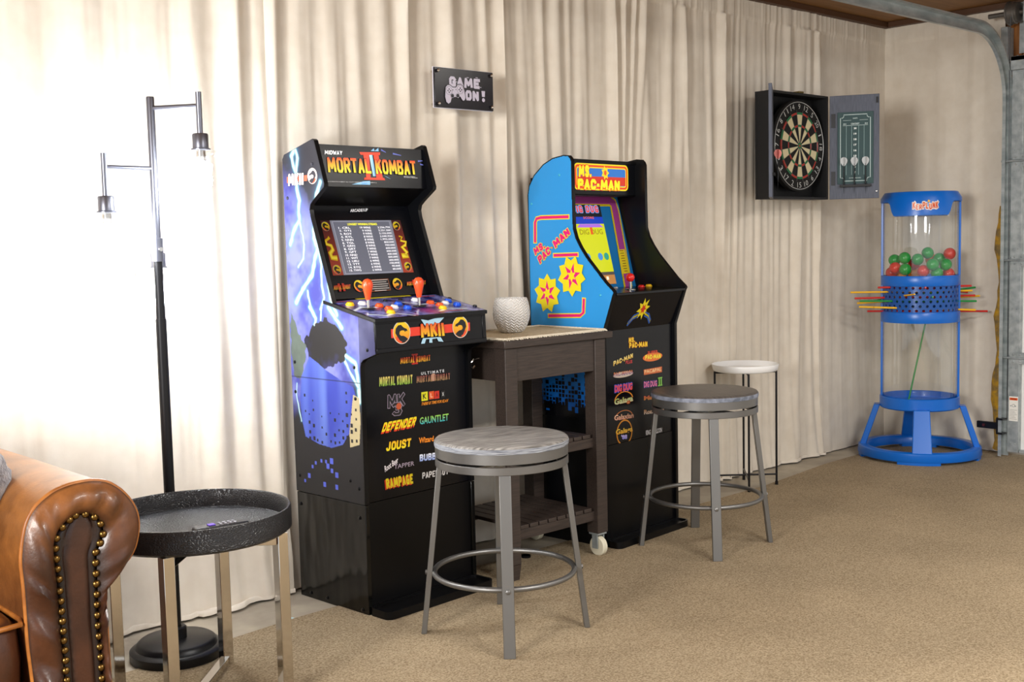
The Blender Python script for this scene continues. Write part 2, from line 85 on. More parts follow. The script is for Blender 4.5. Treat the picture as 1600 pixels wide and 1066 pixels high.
class MB:
    def __init__(s): s.v = []; s.f = []; s.mi = []; s.c = []
    def add(s, vs, fs, mi=0, col=None):
        o = len(s.v); s.v += [tuple(p) for p in vs]; s.f += [tuple(i+o for i in f) for f in fs]; s.mi += [mi]*len(fs)
        if col is not None: s.c += ([col]*len(vs) if not isinstance(col, list) else col)
        return s
    def box(s, x0, x1, y0, y1, z0, z1, mi=0):
        return s.add([(x, y, z) for z in (z0, z1) for y in (y0, y1) for x in (x0, x1)], [(0, 2, 3, 1), (4, 5, 7, 6), (0, 1, 5, 4), (2, 6, 7, 3), (0, 4, 6, 2), (1, 3, 7, 5)], mi)
    def bar(s, p0, p1, w, t, side=None, mi=0):
        p0 = Vector(p0); p1 = Vector(p1); d = (p1-p0).normalized()
        a = Vector(side) if side is not None else (Vector((0, 0, 1)).cross(d) if abs(d.z) < .9 else Vector((1, 0, 0)))
        a = (a - d*a.dot(d)).normalized(); b = d.cross(a)
        vs = [p+a*w/2*i+b*t/2*j for p in (p0, p1) for i, j in ((-1, -1), (1, -1), (1, 1), (-1, 1))]
        return s.add(vs, [(3, 2, 1, 0), (4, 5, 6, 7), (0, 1, 5, 4), (1, 2, 6, 5), (2, 3, 7, 6), (3, 0, 4, 7)], mi)
    def tube(s, pts, r, n=10, closed=False, mi=0):
        pts = [Vector(p) for p in pts]; N = len(pts); rings = []; ref = None
        rr = r if isinstance(r, (list, tuple)) else [r]*N
        for i, p in enumerate(pts):
            a = pts[(i-1) % N] if closed or i else p; b = pts[(i+1) % N] if closed or i < N-1 else p
            d = (b-a).normalized()
            if ref is None: ref = d.orthogonal().normalized()
            ref = (ref-d*ref.dot(d)).normalized(); q = d.cross(ref)
            rings.append([p+(ref*math.cos(2*math.pi*k/n)+q*math.sin(2*math.pi*k/n))*rr[i] for k in range(n)])
        vs = [v for g in rings for v in g]; fs = []
        for i in range(N if closed else N-1):
            j = (i+1) % N
            fs += [(i*n+k, i*n+(k+1) % n, j*n+(k+1) % n, j*n+k) for k in range(n)]
        if not closed: fs += [tuple(range(n-1, -1, -1)), tuple((N-1)*n+k for k in range(n))]
        return s.add(vs, fs, mi)
    def lathe(s, prof, n=32, c=(0, 0, 0), mi=0, cap=True, closed=False):
        vs = [(c[0]+r*math.cos(2*math.pi*k/n), c[1]+r*math.sin(2*math.pi*k/n), c[2]+z) for r, z in prof for k in range(n)]
        fs = []; P = len(prof)
        for i in range(P if closed else P-1):
            j = (i+1) % P
            fs += [(i*n+k, i*n+(k+1) % n, j*n+(k+1) % n, j*n+k) for k in range(n)]
        if cap and not closed: fs += [tuple(range(n-1, -1, -1)), tuple((P-1)*n+k for k in range(n))]
        return s.add(vs, fs, mi)
    def prism(s, poly, m0, m1, mi=0):
        # poly: 2D outline; m0, m1 map (a, b) to the two faces
        n = len(poly); A = [m0(*p) for p in poly]; B = [m1(*p) for p in poly]
        tri = tessellate_polygon([[Vector((p[0], p[1], 0)) for p in poly]])
        fs = [tuple(t) for t in tri]+[tuple(n+i for i in reversed(t)) for t in tri]+[(i, (i+1) % n, n+(i+1) % n, n+i) for i in range(n)]
        return s.add(A+B, fs, mi)
    def ball(s, c, r, n=16, m=10, mi=0, sz=(1, 1, 1)):
        prof = [(r*math.sin(math.pi*i/m), -r*math.cos(math.pi*i/m)) for i in range(m+1)]
        o = len(s.v); s.lathe([(max(a, 1e-4)*1, b) for a, b in prof], n, (0, 0, 0), mi)
        s.v[o:] = [(c[0]+v[0]*sz[0], c[1]+v[1]*sz[1], c[2]+v[2]*sz[2]) for v in s.v[o:]]
        return s
    def build(s, name, mats, parent=None, smooth=40, bevel=0, kind=None):
        me = bpy.data.meshes.new(name); me.from_pydata(s.v, [], s.f)
        mats = mats if isinstance(mats, (list, tuple)) else [mats]
        for m in mats: me.materials.append(m)
        if len(mats) > 1: me.polygons.foreach_set('material_index', s.mi)
        if s.c:
            ca = me.color_attributes.new('Col', 'FLOAT_COLOR', 'POINT'); ca.data.foreach_set('color', np.array([(*c, 1) for c in s.c], dtype=np.float32).ravel())
        me.update()
        if smooth:
            import bmesh
            bm = bmesh.new(); bm.from_mesh(me); bmesh.ops.recalc_face_normals(bm, faces=bm.faces) if not s.c else None; bm.to_mesh(me); bm.free()
            me.polygons.foreach_set('use_smooth', [True]*len(me.polygons)); me.set_sharp_from_angle(angle=math.radians(smooth))
        o = bpy.data.objects.new(name, me); COLL.objects.link(o)
        if parent: o.parent = parent
        if kind: o['kind'] = kind
        if bevel:
            b = o.modifiers.new('bevel', 'BEVEL'); b.width = bevel; b.segments = 2; b.limit_method = 'ANGLE'; b.angle_limit = math.radians(40); b.harden_normals = False
        return o
def tag(o, label=None, cat=None, group=None, kind=None):
    for k, v in (('label', label), ('category', cat), ('group', group), ('kind', kind)):
        if v: o[k] = v
    return o
def thing(name, label, cat, loc=(0, 0, 0), rz=0, group=None):
    o = bpy.data.objects.new(name, None); o.empty_display_size = .1; COLL.objects.link(o); o.location = loc; o.rotation_euler = (0, 0, rz)
    return tag(o, label, cat, group)
def copy_tree(o, parent=None):
    kids = list(o.children)
    c = o.copy(); COLL.objects.link(c)
    if parent: c.parent = parent
    for k in kids: copy_tree(k, c)
    return c
_tx = {}
def text2d(txt, bold=0, align='LEFT', space=1.0, lead=1.0):
    key = (txt, bold, align, space, lead)
    if key in _tx: return _tx[key]
    cu = bpy.data.curves.new('t', 'FONT'); cu.body = txt; cu.offset = bold; cu.resolution_u = 2; cu.align_x = align; cu.space_character = space; cu.space_line = lead
    ob = bpy.data.objects.new('t', cu); me = bpy.data.meshes.new_from_object(ob)
    vs = [(v.co.x, v.co.y) for v in me.vertices]; fs = [tuple(p.vertices) for p in me.polygons]
    bpy.data.objects.remove(ob); bpy.data.curves.remove(cu); bpy.data.meshes.remove(me)
    _tx[key] = (vs, fs); return _tx[key]

GL = {'A': [[(0, 0), (.5, 1), (1, 0)], [(.2, .3), (.8, .3)]], 'B': [[(0, 0), (0, 1), (.8, 1), (.95, .78), (.75, .53), (0, .53)], [(.75, .53), (1, .28), (.85, 0), (0, 0)]],
 'C': [[(1, .82), (.8, 1), (.2, 1), (0, .8), (0, .2), (.2, 0), (.8, 0), (1, .18)]], 'D': [[(0, 0), (0, 1), (.7, 1), (1, .75), (1, .25), (.7, 0), (0, 0)]], 'E': [[(1, 1), (0, 1), (0, 0), (1, 0)], [(0, .5), (.8, .5)]],
 'F': [[(1, 1), (0, 1), (0, 0)], [(0, .5), (.8, .5)]], 'G': [[(1, .82), (.8, 1), (.2, 1), (0, .8), (0, .2), (.2, 0), (1, 0), (1, .45), (.6, .45)]], 'I': [[(.5, 0), (.5, 1)]], 'J': [[(.9, 1), (.9, .2), (.65, 0), (.2, 0), (0, .25)]],
 'K': [[(0, 0), (0, 1)], [(1, 1), (.1, .45)], [(.35, .6), (1, 0)]], 'L': [[(0, 1), (0, 0), (1, 0)]], 'M': [[(0, 0), (.08, 1), (.5, .25), (.92, 1), (1, 0)]], 'N': [[(0, 0), (0, 1), (1, 0), (1, 1)]],
 'O': [[(.2, 0), (.8, 0), (1, .2), (1, .8), (.8, 1), (.2, 1), (0, .8), (0, .2), (.2, 0)]], 'P': [[(0, 0), (0, 1), (.8, 1), (1, .85), (1, .6), (.8, .45), (0, .45)]], 'R': [[(0, 0), (0, 1), (.8, 1), (1, .85), (1, .62), (.8, .48), (0, .48)], [(.5, .48), (1, 0)]],
 'S': [[(1, .85), (.8, 1), (.2, 1), (0, .82), (.1, .6), (.9, .42), (1, .18), (.8, 0), (.2, 0), (0, .15)]], 'T': [[(0, 1), (1, 1)], [(.5, 1), (.5, 0)]], 'U': [[(0, 1), (0, .2), (.2, 0), (.8, 0), (1, .2), (1, 1)]], 'V': [[(0, 1), (.5, 0), (1, 1)]],
 'W': [[(0, 1), (.2, 0), (.5, .7), (.8, 0), (1, 1)]], 'X': [[(0, 0), (1, 1)], [(0, 1), (1, 0)]], 'Y': [[(0, 1), (.5, .45), (1, 1)], [(.5, .45), (.5, 0)]], '3': [[(0, .9), (.2, 1), (.8, 1), (1, .8), (.8, .54), (.4, .54)], [(.8, .54), (1, .25), (.8, 0), (.2, 0), (0, .12)]],
 '.': [[(.5, .0), (.5, .02)]], '-': [[(0, .42), (1, .42)]], '!': [[(.5, 1), (.5, .38)], [(.5, 0), (.5, .02)]], '&': [[(1, 0), (.2, .75), (.35, 1), (.65, .9), (.6, .7), (0, .3), (.2, 0), (.6, 0), (1, .4)]], ' ': []}
GW = {'I': .42, 'M': 1.3, 'W': 1.3, '.': .36, '-': .55, ' ': .45, '!': .4}
class Print:
    """Flat print on a panel: coloured shapes in the panel's plane, each layer a hair above the last."""
    def __init__(s, fn, step=.00026, base=.0006): s.fn = fn; s.mb = MB(); s.k = 0; s.step = step; s.base = base
    def raw(s, pts, faces, cols):
        h = s.base+s.k*s.step; s.mb.add([s.fn(p[0], p[1], h+(p[2] if len(p) > 2 else 0)) for p in pts], faces, 0, cols if isinstance(cols, list) else [cols]*len(pts)); s.k += 1; return s
    def same(s): s.k -= 1; return s
    def poly(s, pts, col):
        c = [lin(x) for x in col] if isinstance(col, list) else lin(col)
        return s.raw(pts, [tuple(t) for t in tessellate_polygon([[Vector((p[0], p[1], 0)) for p in pts]])], c)
    def rect(s, a, b, c, d, col): return s.poly([(a, b), (c, b), (c, d), (a, d)], col)
    def disc(s, c, r, col, ry=None, n=28, a0=0, a1=2*math.pi, r0=0):
        ry = ry or r; full = abs(a1-a0-2*math.pi) < 1e-6
        if r0 <= 0 and full: return s.poly([(c[0]+r*math.cos(a0+(a1-a0)*i/n), c[1]+ry*math.sin(a0+(a1-a0)*i/n)) for i in range(n)], col)
        k = r0/r; pts = []; fs = []
        for i in range(n+1):
            a = a0+(a1-a0)*i/n; pts += [(c[0]+r*math.cos(a), c[1]+ry*math.sin(a)), (c[0]+r*k*math.cos(a), c[1]+ry*k*math.sin(a))]
        fs = [(2*i, 2*i+2, 2*i+3, 2*i+1) for i in range(n)]
        return s.raw(pts, fs, lin(col))
    def stroke(s, pts, w, col, w1=None, closed=False):
        P = [Vector(p) for p in pts]; N = len(P); out = []
        for i, p in enumerate(P):
            a = P[i-1] if i or closed else p; b = P[(i+1) % N] if i < N-1 or closed else p
            d = (b-a).normalized(); n = Vector((-d.y, d.x)); ww = w if w1 is None else w+(w1-w)*i/(N-1)
            out += [tuple(p+n*ww/2), tuple(p-n*ww/2)]
        return s.raw(out, [(2*i, 2*((i+1) % N), 2*((i+1) % N)+1, 2*i+1) for i in range(N if closed else N-1)], lin(col))
    def text(s, txt, box, col, top=None, bold=.02, out=None, ow=.06, align='LEFT', space=1.0, lead=1.0, flat=None):
        bl, br, tl = [Vector(p) for p in box]
        base = text2d(txt, bold, align, space, lead); xs = [v[0] for v in base[0]]; ys = [v[1] for v in base[0]]
        x0, x1, y0, y1 = min(xs), max(xs), min(ys), max(ys)
        def put(geo, c0, c1):
            P = []; C = []
            for x, y in geo[0]:
                a = (x-x0)/(x1-x0); b = (y-y0)/(y1-y0); q = bl+(br-bl)*a+(tl-bl)*b; P.append((q.x, q.y)); C.append(mix3(lin(c0), lin(c1), min(1, max(0, b))))
            s.raw(P, geo[1], C)
        if out: put(text2d(txt, bold+ow, align, space, lead), out, out)
        put(base, col, top or col); return s
    def block(s, txt, box, col, top=None, sw=.2, asp=.62, gap=.10, out=None, ow=.10):
        # heavy built-up capitals: every glyph is a set of thick strokes
        bl, br, tl = [Vector(p) for p in box]; segs = []; x = 0
        for ch in txt:
            w = asp*GW.get(ch, 1.0)
            for pl in GL[ch]:
                P = [Vector((x+sw/2+a*max(w-sw, 0), sw/2+b*(1-sw))) for a, b in pl]; segs += [(P[i], P[i+1], i > 0) for i in range(len(P)-1)]
            x += w+gap
        tw = x-gap
        def put(ww, c0, c1):
            P = []; F = []; C = []
            def q(pts):
                o = len(P)
                for p in pts:
                    r = bl+(br-bl)*(p.x/tw)+(tl-bl)*p.y; P.append((r.x, r.y, 4e-6*o)); C.append(mix3(lin(c0), lin(c1), min(1, max(0, p.y))))
                F.append(tuple(range(o, len(P))))
            for a, b, j in segs:
                d = (b-a).normalized() if (b-a).length > 1e-6 else Vector((0, 1)); n = Vector((-d.y, d.x))*ww/2; e = d*ww/2
                q([a-n-(e if not j else e*0), b-n+e*.55, b+n+e*.55, a+n-(e if not j else e*0)])
                if j: q([a+Vector((math.cos(t*math.pi/4), math.sin(t*math.pi/4)))*ww/2 for t in range(8)])
            s.raw(P, F, C)
        if out: put(sw+ow, out, out)
        put(sw, col, top or col); return s
    def emblem(s, c, r, flip=1, rim='#d8d4d0', d0='#e8761c', d1='#f2d21c', dark='#101014'):
        # round serpent badge: yellow to orange disc, black coiled serpent with an open jaw
        n = 28; s.disc(c, r*1.06, rim); ring = [(c[0]+r*math.cos(2*math.pi*i/n), c[1]+r*math.sin(2*math.pi*i/n)) for i in range(n)]
        s.raw(ring, [tuple(range(n))], [mix3(lin(d0), lin(d1), .5+.5*math.sin(2*math.pi*i/n)) for i in range(n)])
        S = [(-.55, -.35), (-.78, 0), (-.7, .4), (-.4, .68), (-.05, .72), (.12, .55), (.3, .42), (.62, .3), (.72, .08), (.5, .12), (.4, .02), (.3, .16), (.02, .2), (-.22, .12), (-.3, -.12), (-.12, -.3), (.2, -.32), (.55, -.5), (.72, -.66), (.3, -.93), (-.15, -.97), (-.2, -.8), (-.4, -.62)]
        s.poly([(c[0]+r*x*flip, c[1]+r*y) for x, y in S], dark)
        T = [(-.62, -.3), (-.5, -.42), (-.3, -.72), (-.02, -.86), (-.1, -.95), (-.45, -.84), (-.68, -.6), (-.74, -.4)]
        s.poly([(c[0]+r*x*flip, c[1]+r*y) for x, y in T], '#e8502a'); return s
    def cut(s, name, m, parent):
        if s.mb.v: s.mb.build(name, m, parent, smooth=0)
        s.mb = MB(); return s
    def build(s, name, m, parent): return s.mb.build(name, m, parent, smooth=0)
INK = ink('printed_ink'); INKG = ink('glossy_print', .22); LIT = ink('lit_screen', .3, .55); LITM = ink('backlit_marquee', .3, .35)
def grid_art(name, y0, y1, z0, z1, step, inside, paint, fn, m, parent):
    ny = int((y1-y0)/step)+1; nz = int((z1-z0)/step)+1
    Y, Z = np.meshgrid(np.linspace(y0, y1, ny), np.linspace(z0, z1, nz)); C = paint(Y, Z)
    ok = inside(Y, Z); idx = np.arange(ny*nz).reshape(nz, ny)
    q = np.stack([idx[:-1, :-1], idx[:-1, 1:], idx[1:, 1:], idx[1:, :-1]], -1)
    qk = (ok[:-1, :-1] & ok[:-1, 1:] & ok[1:, 1:] & ok[1:, :-1]); q = q[qk]
    used = np.unique(q); mp = -np.ones(ny*nz, int); mp[used] = np.arange(len(used))
    vs = [fn(a, b, .0006) for a, b in zip(Y.ravel()[used], Z.ravel()[used])]
    mb = MB(); mb.v = vs; mb.f = [tuple(r) for r in mp[q].tolist()]; mb.mi = [0]*len(mb.f); mb.c = [tuple(r) for r in C.reshape(-1, 3)[used].tolist()]
    return mb.build(name, m, parent, smooth=0)
def in_poly(Y, Z, poly):
    r = np.zeros(Y.shape, bool); n = len(poly)
    for i in range(n):
        (a, b), (c, d) = poly[i], poly[i-1]
        if b == d: continue
        r ^= ((b > Z) != (d > Z)) & (Y < (c-a)*(Z-b)/(d-b)+a)
    return r
def seg_dist(Y, Z, pts):
    D = np.full(Y.shape, 9.)
    for (a, b), (c, d) in zip(pts[:-1], pts[1:]):
        L = (c-a)**2+(d-b)**2+1e-12; t = np.clip(((Y-a)*(c-a)+(Z-b)*(d-b))/L, 0, 1)
        D = np.minimum(D, np.hypot(Y-a-t*(c-a), Z-b-t*(d-b)))
    return D
def vnoise(X, Y, seed=0):
    r = np.random.RandomState(seed).rand(64, 64); xi = np.floor(X).astype(int); yi = np.floor(Y).astype(int); fx = X-xi; fy = Y-yi
    fx = fx*fx*(3-2*fx); fy = fy*fy*(3-2*fy); g = lambda i, j: r[(yi+j) % 64, (xi+i) % 64]
    return (g(0, 0)*(1-fx)+g(1, 0)*fx)*(1-fy)+(g(0, 1)*(1-fx)+g(1, 1)*fx)*fy
# ---------------------------------------------------------------- materials
BLACK = mat('black_laminate', '#0b0c11', .22, spec=.28)
BLACKM = mat('black_matte_board', '#08080a', .35, spec=.25)
TRIM = mat('black_edge_trim', '#0a0b0e', .3, spec=.3)
CREAM = mat('cream_cloth', '#e3dacb', .85, spec=.15, var='#dcd2c2', vscale=14, bump=.12, bscale=700, sheen=.15)
STEEL = mat('brushed_grey_steel', '#7c7b79', .4, .8, bump=.03, bscale=300)
CHROME = mat('polished_chrome', '#d6d2cb', .08, 1)
GALV = mat('galvanised_steel', '#b4babb', .45, .45, var='#929a9c', vscale=25)
DKWOOD = mat('dark_stained_wood', '#40352f', .5, var='#2f2723', vscale=6, stretch=(2, 30, 30), bump=.05, bscale=20)
ESPRESSO = DKWOOD
BLUEP = mat('blue_plastic', '#0568cc', .3)
CLEAR = glass('clear_plastic', .03, (.985, .99, .99), lo=.05, hi=.5)
GLASSY = glass('lamp_glass', .01, lo=.03, hi=.35)
WHITE = mat('white_gloss_enamel', '#efefee', .3)
BLACKMETAL = mat('black_metal', '#17171a', .35, .4)
# ---------------------------------------------------------------- the setting
YW, XR, ZC = 3.45, 6.14, 2.38
CONC = mat('concrete', '#b3a996', .75, var='#93897a', vscale=5, bump=.15, bscale=30)
MB().box(-1.5, 6.4, -2.5, 3.6, -.12, 0).build('floor', CONC, smooth=0, kind='structure')
CEIL = mat('brown_ceiling_board', '#8a5f2c', .6, var='#79501f', vscale=3, stretch=(1, 12, 1))
MB().box(-1.5, 6.4, -2.5, 3.6, ZC, ZC+.1).build('ceiling', CEIL, smooth=0, kind='structure')
WBROWN = mat('bare_brown_wall_board', '#7b4f22', .7, var='#6a4019', vscale=6, stretch=(10, 10, 1))
MB().box(-1.5, 6.4, YW, 3.6, 0, ZC).build('wall_back', WBROWN, smooth=0, kind='structure')
MB().box(XR, 6.4, 2.72, YW, 0, ZC).build('wall_right', WBROWN, smooth=0, kind='structure')
DKTRIM = mat('dark_ceiling_edge', '#4d2f16', .6)
MB().box(-1.5, XR, 3.395, YW-.002, ZC-.03, ZC-.002).build('trim_1', DKTRIM, kind='structure')
MB().box(6.06, XR-.002, 1.6, 3.39, ZC-.03, ZC-.002).build('trim_2', DKTRIM, kind='structure')
ORANGEW = mat('orange_brown_stud', '#9a5f1d', .55, var='#7d4710', vscale=5, stretch=(14, 14, 1))
MB().box(6.10, XR-.002, 2.655, 2.718, .03, ZC-.03).build('door_jamb', ORANGEW, bevel=.002, kind='structure')
MB().box(6.10, XR+.02, -2.2, 2.65, 2.05, ZC-.035).build('door_header', ORANGEW, bevel=.002, kind='structure')
# carpet, cut back from the wall so a strip of concrete shows
CARPET = mat('tan_carpet', '#b39d7b', .95, spec=.1)
g = NT(CARPET); tc = g.n('ShaderNodeTexCoord')
n1 = g.n('ShaderNodeTexNoise', Scale=170, Detail=4, Roughness=.7); n2 = g.n('ShaderNodeTexNoise', Scale=2.2, Detail=4)
for n_ in (n1, n2): g.l(tc.outputs['Object'], n_.inputs['Vector'])
cr = g.n('ShaderNodeValToRGB'); cr.color_ramp.elements[0].position = .33; cr.color_ramp.elements[1].position = .68
cr.color_ramp.elements[0].color = (*lin('#7c6a50'), 1); cr.color_ramp.elements[1].color = (*lin('#bfad90'), 1); g.l(n1.outputs['Fac'], cr.inputs['Fac'])
cr2 = g.n('ShaderNodeValToRGB'); cr2.color_ramp.elements[0].position = .35; cr2.color_ramp.elements[1].position = .65
cr2.color_ramp.elements[0].color = (.84, .84, .84, 1); cr2.color_ramp.elements[1].color = (1, 1, 1, 1); g.l(n2.outputs['Fac'], cr2.inputs['Fac'])
mx = g.n('ShaderNodeMixRGB', blend_type='MULTIPLY'); mx.inputs[0].default_value = 1; g.l(cr.outputs['Color'], mx.inputs[1]); g.l(cr2.outputs['Color'], mx.inputs[2]); g.l(mx.outputs[0], g.b.inputs['Base Color'])
bp = g.n('ShaderNodeBump', Strength=.7, Distance=.006); g.l(n1.outputs['Fac'], bp.inputs['Height']); g.l(bp.outputs['Normal'], g.b.inputs['Normal'])
mb = MB(); edge = [(-1.4, 2.98), (.6, 3.03), (1.55, 3.117), (1.93, 3.157), (3.2, 3.175), (4.58, 3.19), (5.2, 3.262), (5.75, 3.28), (6.09, 3.29)]
mb.prism([(-1.4, -2.4), (6.09, -2.4)]+edge[::-1], lambda a, b: (a, b, .0005), lambda a, b: (a, b, .004))
tag(mb.build('carpet', CARPET, smooth=0), 'tan cut-pile carpet laid over the concrete floor short of the curtained wall', 'carpet')
# painter's tape scrap on the concrete
# ---------------------------------------------------------------- curtains
def ridges(a, b, lo, hi, rng):
    out = []; x = a
    while x < b:
        w = lo+(hi-lo)*rng.random()**1.4*(1.25 if rng.random() < .25 else .9); out.append((x+w/2, w, rng.random()**1.5*.85+.15, rng.uniform(-.022, .022), rng.uniform(0, 6))); x += w
    return out
def pressed(S, z):
    lim = np.full(S.shape, .2)
    if z < 1.58: lim = np.where((S > 2.02) & (S < 2.68), 3.440-(3.0+.385+.0619*(S-2.08)+.004), lim)
    if z < 1.56: lim = np.where((S > 3.12) & (S < 3.78), 3.440-(2.991+.376+.081*(S-3.20)+.004), lim)
    if z < .7: lim = np.where((S > 4.36) & (S < 4.70), .066, lim)
    return np.maximum(lim, .004)
def curtain(label, s0, s1, seed, lo, hi, amp, place, zones=(), flare=0, pool=0, top=ZC-.012, header=2.262, drift=1.0, name='curtain'):
    rng = random.Random(seed); R_ = ridges(s0, s1, lo, hi, rng); G_ = ridges(s0, s1, .018, .03, rng)
    NS = max(30, int((s1-s0)/.0075)); zs = [.006, .02, .04, .07, .1, .14, .19, .25, .32, .4]+[.5+.09*i for i in range(20)]+[2.235, 2.25, header-.004, header+.004, 2.28, 2.3, 2.32, 2.345, top]
    zs = sorted(set(z for z in zs if z <= top)); S = np.linspace(s0, s1, NS); V = []
    fl = vnoise(S*5+seed, S*0, seed)*.7+.3
    for z in zs:
        d = np.zeros(NS); e = 1 if z < header else .35
        for c, w, a, dr, ph in R_:
            cc = c+drift*dr*(z-1.3)+.006*math.sin(2.3*z+ph); t = (S-cc)/(w*.33); d += a*(.72+.28*math.sin(1.9*z+ph*2))*np.exp(-np.abs(t)**2.3)*(1+.5*math.sin(ph)*np.tanh(t*1.5))
        for c, w, a in zones: d += a*np.exp(-((S-c)/w)**2)
        d = amp*e*d
        if z > 2.2:
            k = min(1, (z-2.2)/.06); gg = np.zeros(NS)
            for c, w, a, dr, ph in G_: t = (S-c)/(w*.35); gg += a*np.exp(-t*t)
            d += .006*k*gg+(.006 if z >= header else 0)
        d += .0025*vnoise(S*60, S*0+z*4, seed+1)*amp/.03
        if z < .5: d += flare*fl*(1-z/.5)**2 + amp*.35*(1-z/.5)*vnoise(S*22, S*0+z*7, seed+3)
        if place is back: d = np.minimum(d, pressed(S, z))
        V.append(d)
    if pool:
        fl2 = np.clip(vnoise(S*4.5+seed, S*0, seed+5)*1.5-.15, 0.05, 1); rip = vnoise(S*26, S*0, seed+6)
        calm = np.where((S > 1.30) & (S < 1.72) | (S > 2.0), .35, 1.0)
        for k, (o_, h_) in enumerate(((.35, .022), (.7, .026), (1.0, .016), (1.06, .007))):
            V.insert(0, V[k] + pool*calm*fl2*(o_-(0 if k == 0 else (.35, .7, 1.0)[k-1])) if k == 0 else V[0]+pool*calm*fl2*(o_-(.35, .7, 1.0)[k-1]))
            zs.insert(0, .006+h_*0)
        zz = [.010, .022, .028, .024]
    vs = [place(S[i], V[j][i], zs[j]+((.004, .020, .024, .020)[j]*(.35+.65*rip[i]) if pool and j < 4 else 0)) for j in range(len(zs)) for i in range(NS)]
    fs = [(j*NS+i, j*NS+i+1, (j+1)*NS+i+1, (j+1)*NS+i) for j in range(len(zs)-1) for i in range(NS-1)]
    return tag(MB().add(vs, fs).build(name, CREAM, smooth=75), label, 'curtain', 'cream curtains lining the walls')
back = lambda s, d, z: (s, 3.440-d, z)
right = lambda s, d, z: (6.112-d, s, z)
curtain('cream curtain glowing behind the three-armed floor lamp', -.6, 2.075, 11, .10, .24, .050, back, flare=.035, pool=.07)
curtain('cream curtain panel behind the tall black cabinet and the framed slogan sign', 2.045, 3.138, 5, .06, .13, .050, back)
curtain('cream curtain panel behind the blue-sided cabinet, gathered under the dartboard', 3.150, 5.44, 23, .04, .11, .044, back, drift=2.2, flare=.012, pool=.03)
curtain('narrow smooth cream curtain panel in the corner beside the scoreboard door', 5.45, 6.115, 8, .12, .22, .024, back, flare=.015)
curtain('cream curtain on the short wall behind the blue tower game', 2.745, 3.44, 31, .12, .2, .024, right)
# ---------------------------------------------------------------- garage door, its track and shaft
door = bpy.data.objects.new('door_1', None); COLL.objects.link(door); door.location = (6.012, 2.648, .02); door['kind'] = 'structure'
DPAN = mat('white_door_skin', '#e9e9e6', .5)
for i in range(4):
    z0 = .01+i*.51; z1 = z0+.503
    p = MB().box(0, .012, -4.4, 0, z0, z1).build('door_panel', DPAN, door, bevel=.002)
    for y in (0, -1.1, -2.2, -3.3):
        st = MB().box(-.035, -.001, y-.058, y, z0+.004, z1-.004)
        for k in range(2):
            for q in range(3): st.ball((-.036, y-.018-.024*k, z0+.05+q*.2), .004, 8, 4)
        st.build('end_stile', GALV, p, bevel=.002)
    MB().box(-.03, -.001, -4.4, -.06, z1-.022, z1-.002).box(-.03, -.001, -4.4, -.06, z0+.002, z0+.018).build('rail', GALV, p, bevel=.002)
    if i < 3 or True:
        h = MB().box(-.042, -.036, -.085, -.01, z1-.03, z1+.03) if i < 3 else MB().box(-.042, -.036, -.085, -.01, z1-.06, z1)
        h.tube([(-.045, -.09, z1), (-.045, .045, z1)], .006)
        for q in (-.018, .018): h.ball((-.043, -.03, z1+q), .006, 8, 4).ball((-.043, -.065, z1+q), .006, 8, 4)
        h.build('hinge', GALV, p)
MB().box(-.07, -.002, -4.4, -.005, 2.035, 2.06).box(-.07, -.058, -4.4, -.005, 1.99, 2.06).build('top_strut', GALV, door, bevel=.003)
def door_plane(u, v, h): return (-.0355-h, -.07+u, v)
pr = Print(lambda u, v, h: (-.036-h, -.012-u, v)); pr.rect(-.004, .18, .044, .31, '#eeece4'); pr.rect(-.001, .29, .041, .303, '#e2591d')
pr.disc((.020, .262), .008, '#8d8d8d', r0=.006)
pr.text('CAUTION', ((.006, .293), (.034, .293), (.006, .3)), '#5a1d08')
for k in range(7): pr.rect(.001, .19+.008*k, .039-.006*(k % 3), .192+.008*k, '#a4a4a0'); pr.same()
pr.build('warning_label', INK, door)
tr = thing('garage_track', 'galvanised garage door track curving up from beside the curtain along the ceiling', 'track', (5.97, 2.66, 0))
def track_pt(t):  # path: up, quarter bend, then level towards the room
    z1, r, zt = 1.86, .34, 2.2
    if t < z1: return (0, t), (0, 1)
    a = (t-z1)/r
    if a < math.pi/2: return (-(r-r*math.cos(a)), z1+r*math.sin(a)), (-math.sin(a), math.cos(a))
    return (-r-(t-z1-r*math.pi/2), zt), (-1, 0)
prof = [(-.027, .002), (-.027, .022), (-.023, .027), (-.003, .027), (.018, .027), (.022, .022), (.022, -.012), (.019, -.012), (.019, .02), (.016, .024), (-.02, .024), (-.024, .02), (-.024, .002)]
prof = [(-.029, .004), (-.026, .004), (-.026, .018), (.021, .022), (.021, -.01), (.03, -.01), (.03, -.007), (.024, -.007), (.024, .025), (-.029, .021)]
ts = [.012+.18*i for i in range(11)]+[1.86+.34*math.pi/2*i/14 for i in range(15)]+[1.86+.34*math.pi/2+.25*i for i in range(1, 16)]
vs = []; n = len(prof)
for t in ts:
    (x, z), (dx, dz) = track_pt(t)
    for a, b in prof: vs.append((x+a*dz*1.0, b, z-a*dx))
fs = [(i*n+k, i*n+(k+1) % n, (i+1)*n+(k+1) % n, (i+1)*n+k) for i in range(len(ts)-1) for k in range(n)]+[tuple(range(n)), tuple(range((len(ts)-1)*n, len(ts)*n))]
TRK = mat('worn_track_steel', '#bcc3c3', .38, .5, var='#97a1a3', vscale=9, stretch=(1, 1, 3))
MB().add(vs, fs).build('rail', TRK, tr, smooth=35)
for z in (.35, 1.05, 1.6): MB().box(.03, .125, .02, .024, z, z+.05).box(.121, .125, -.005, .024, z, z+.05).build('bracket', GALV, tr)
SHAFT = mat('dark_shaft_steel', '#6c6862', .45, .7)
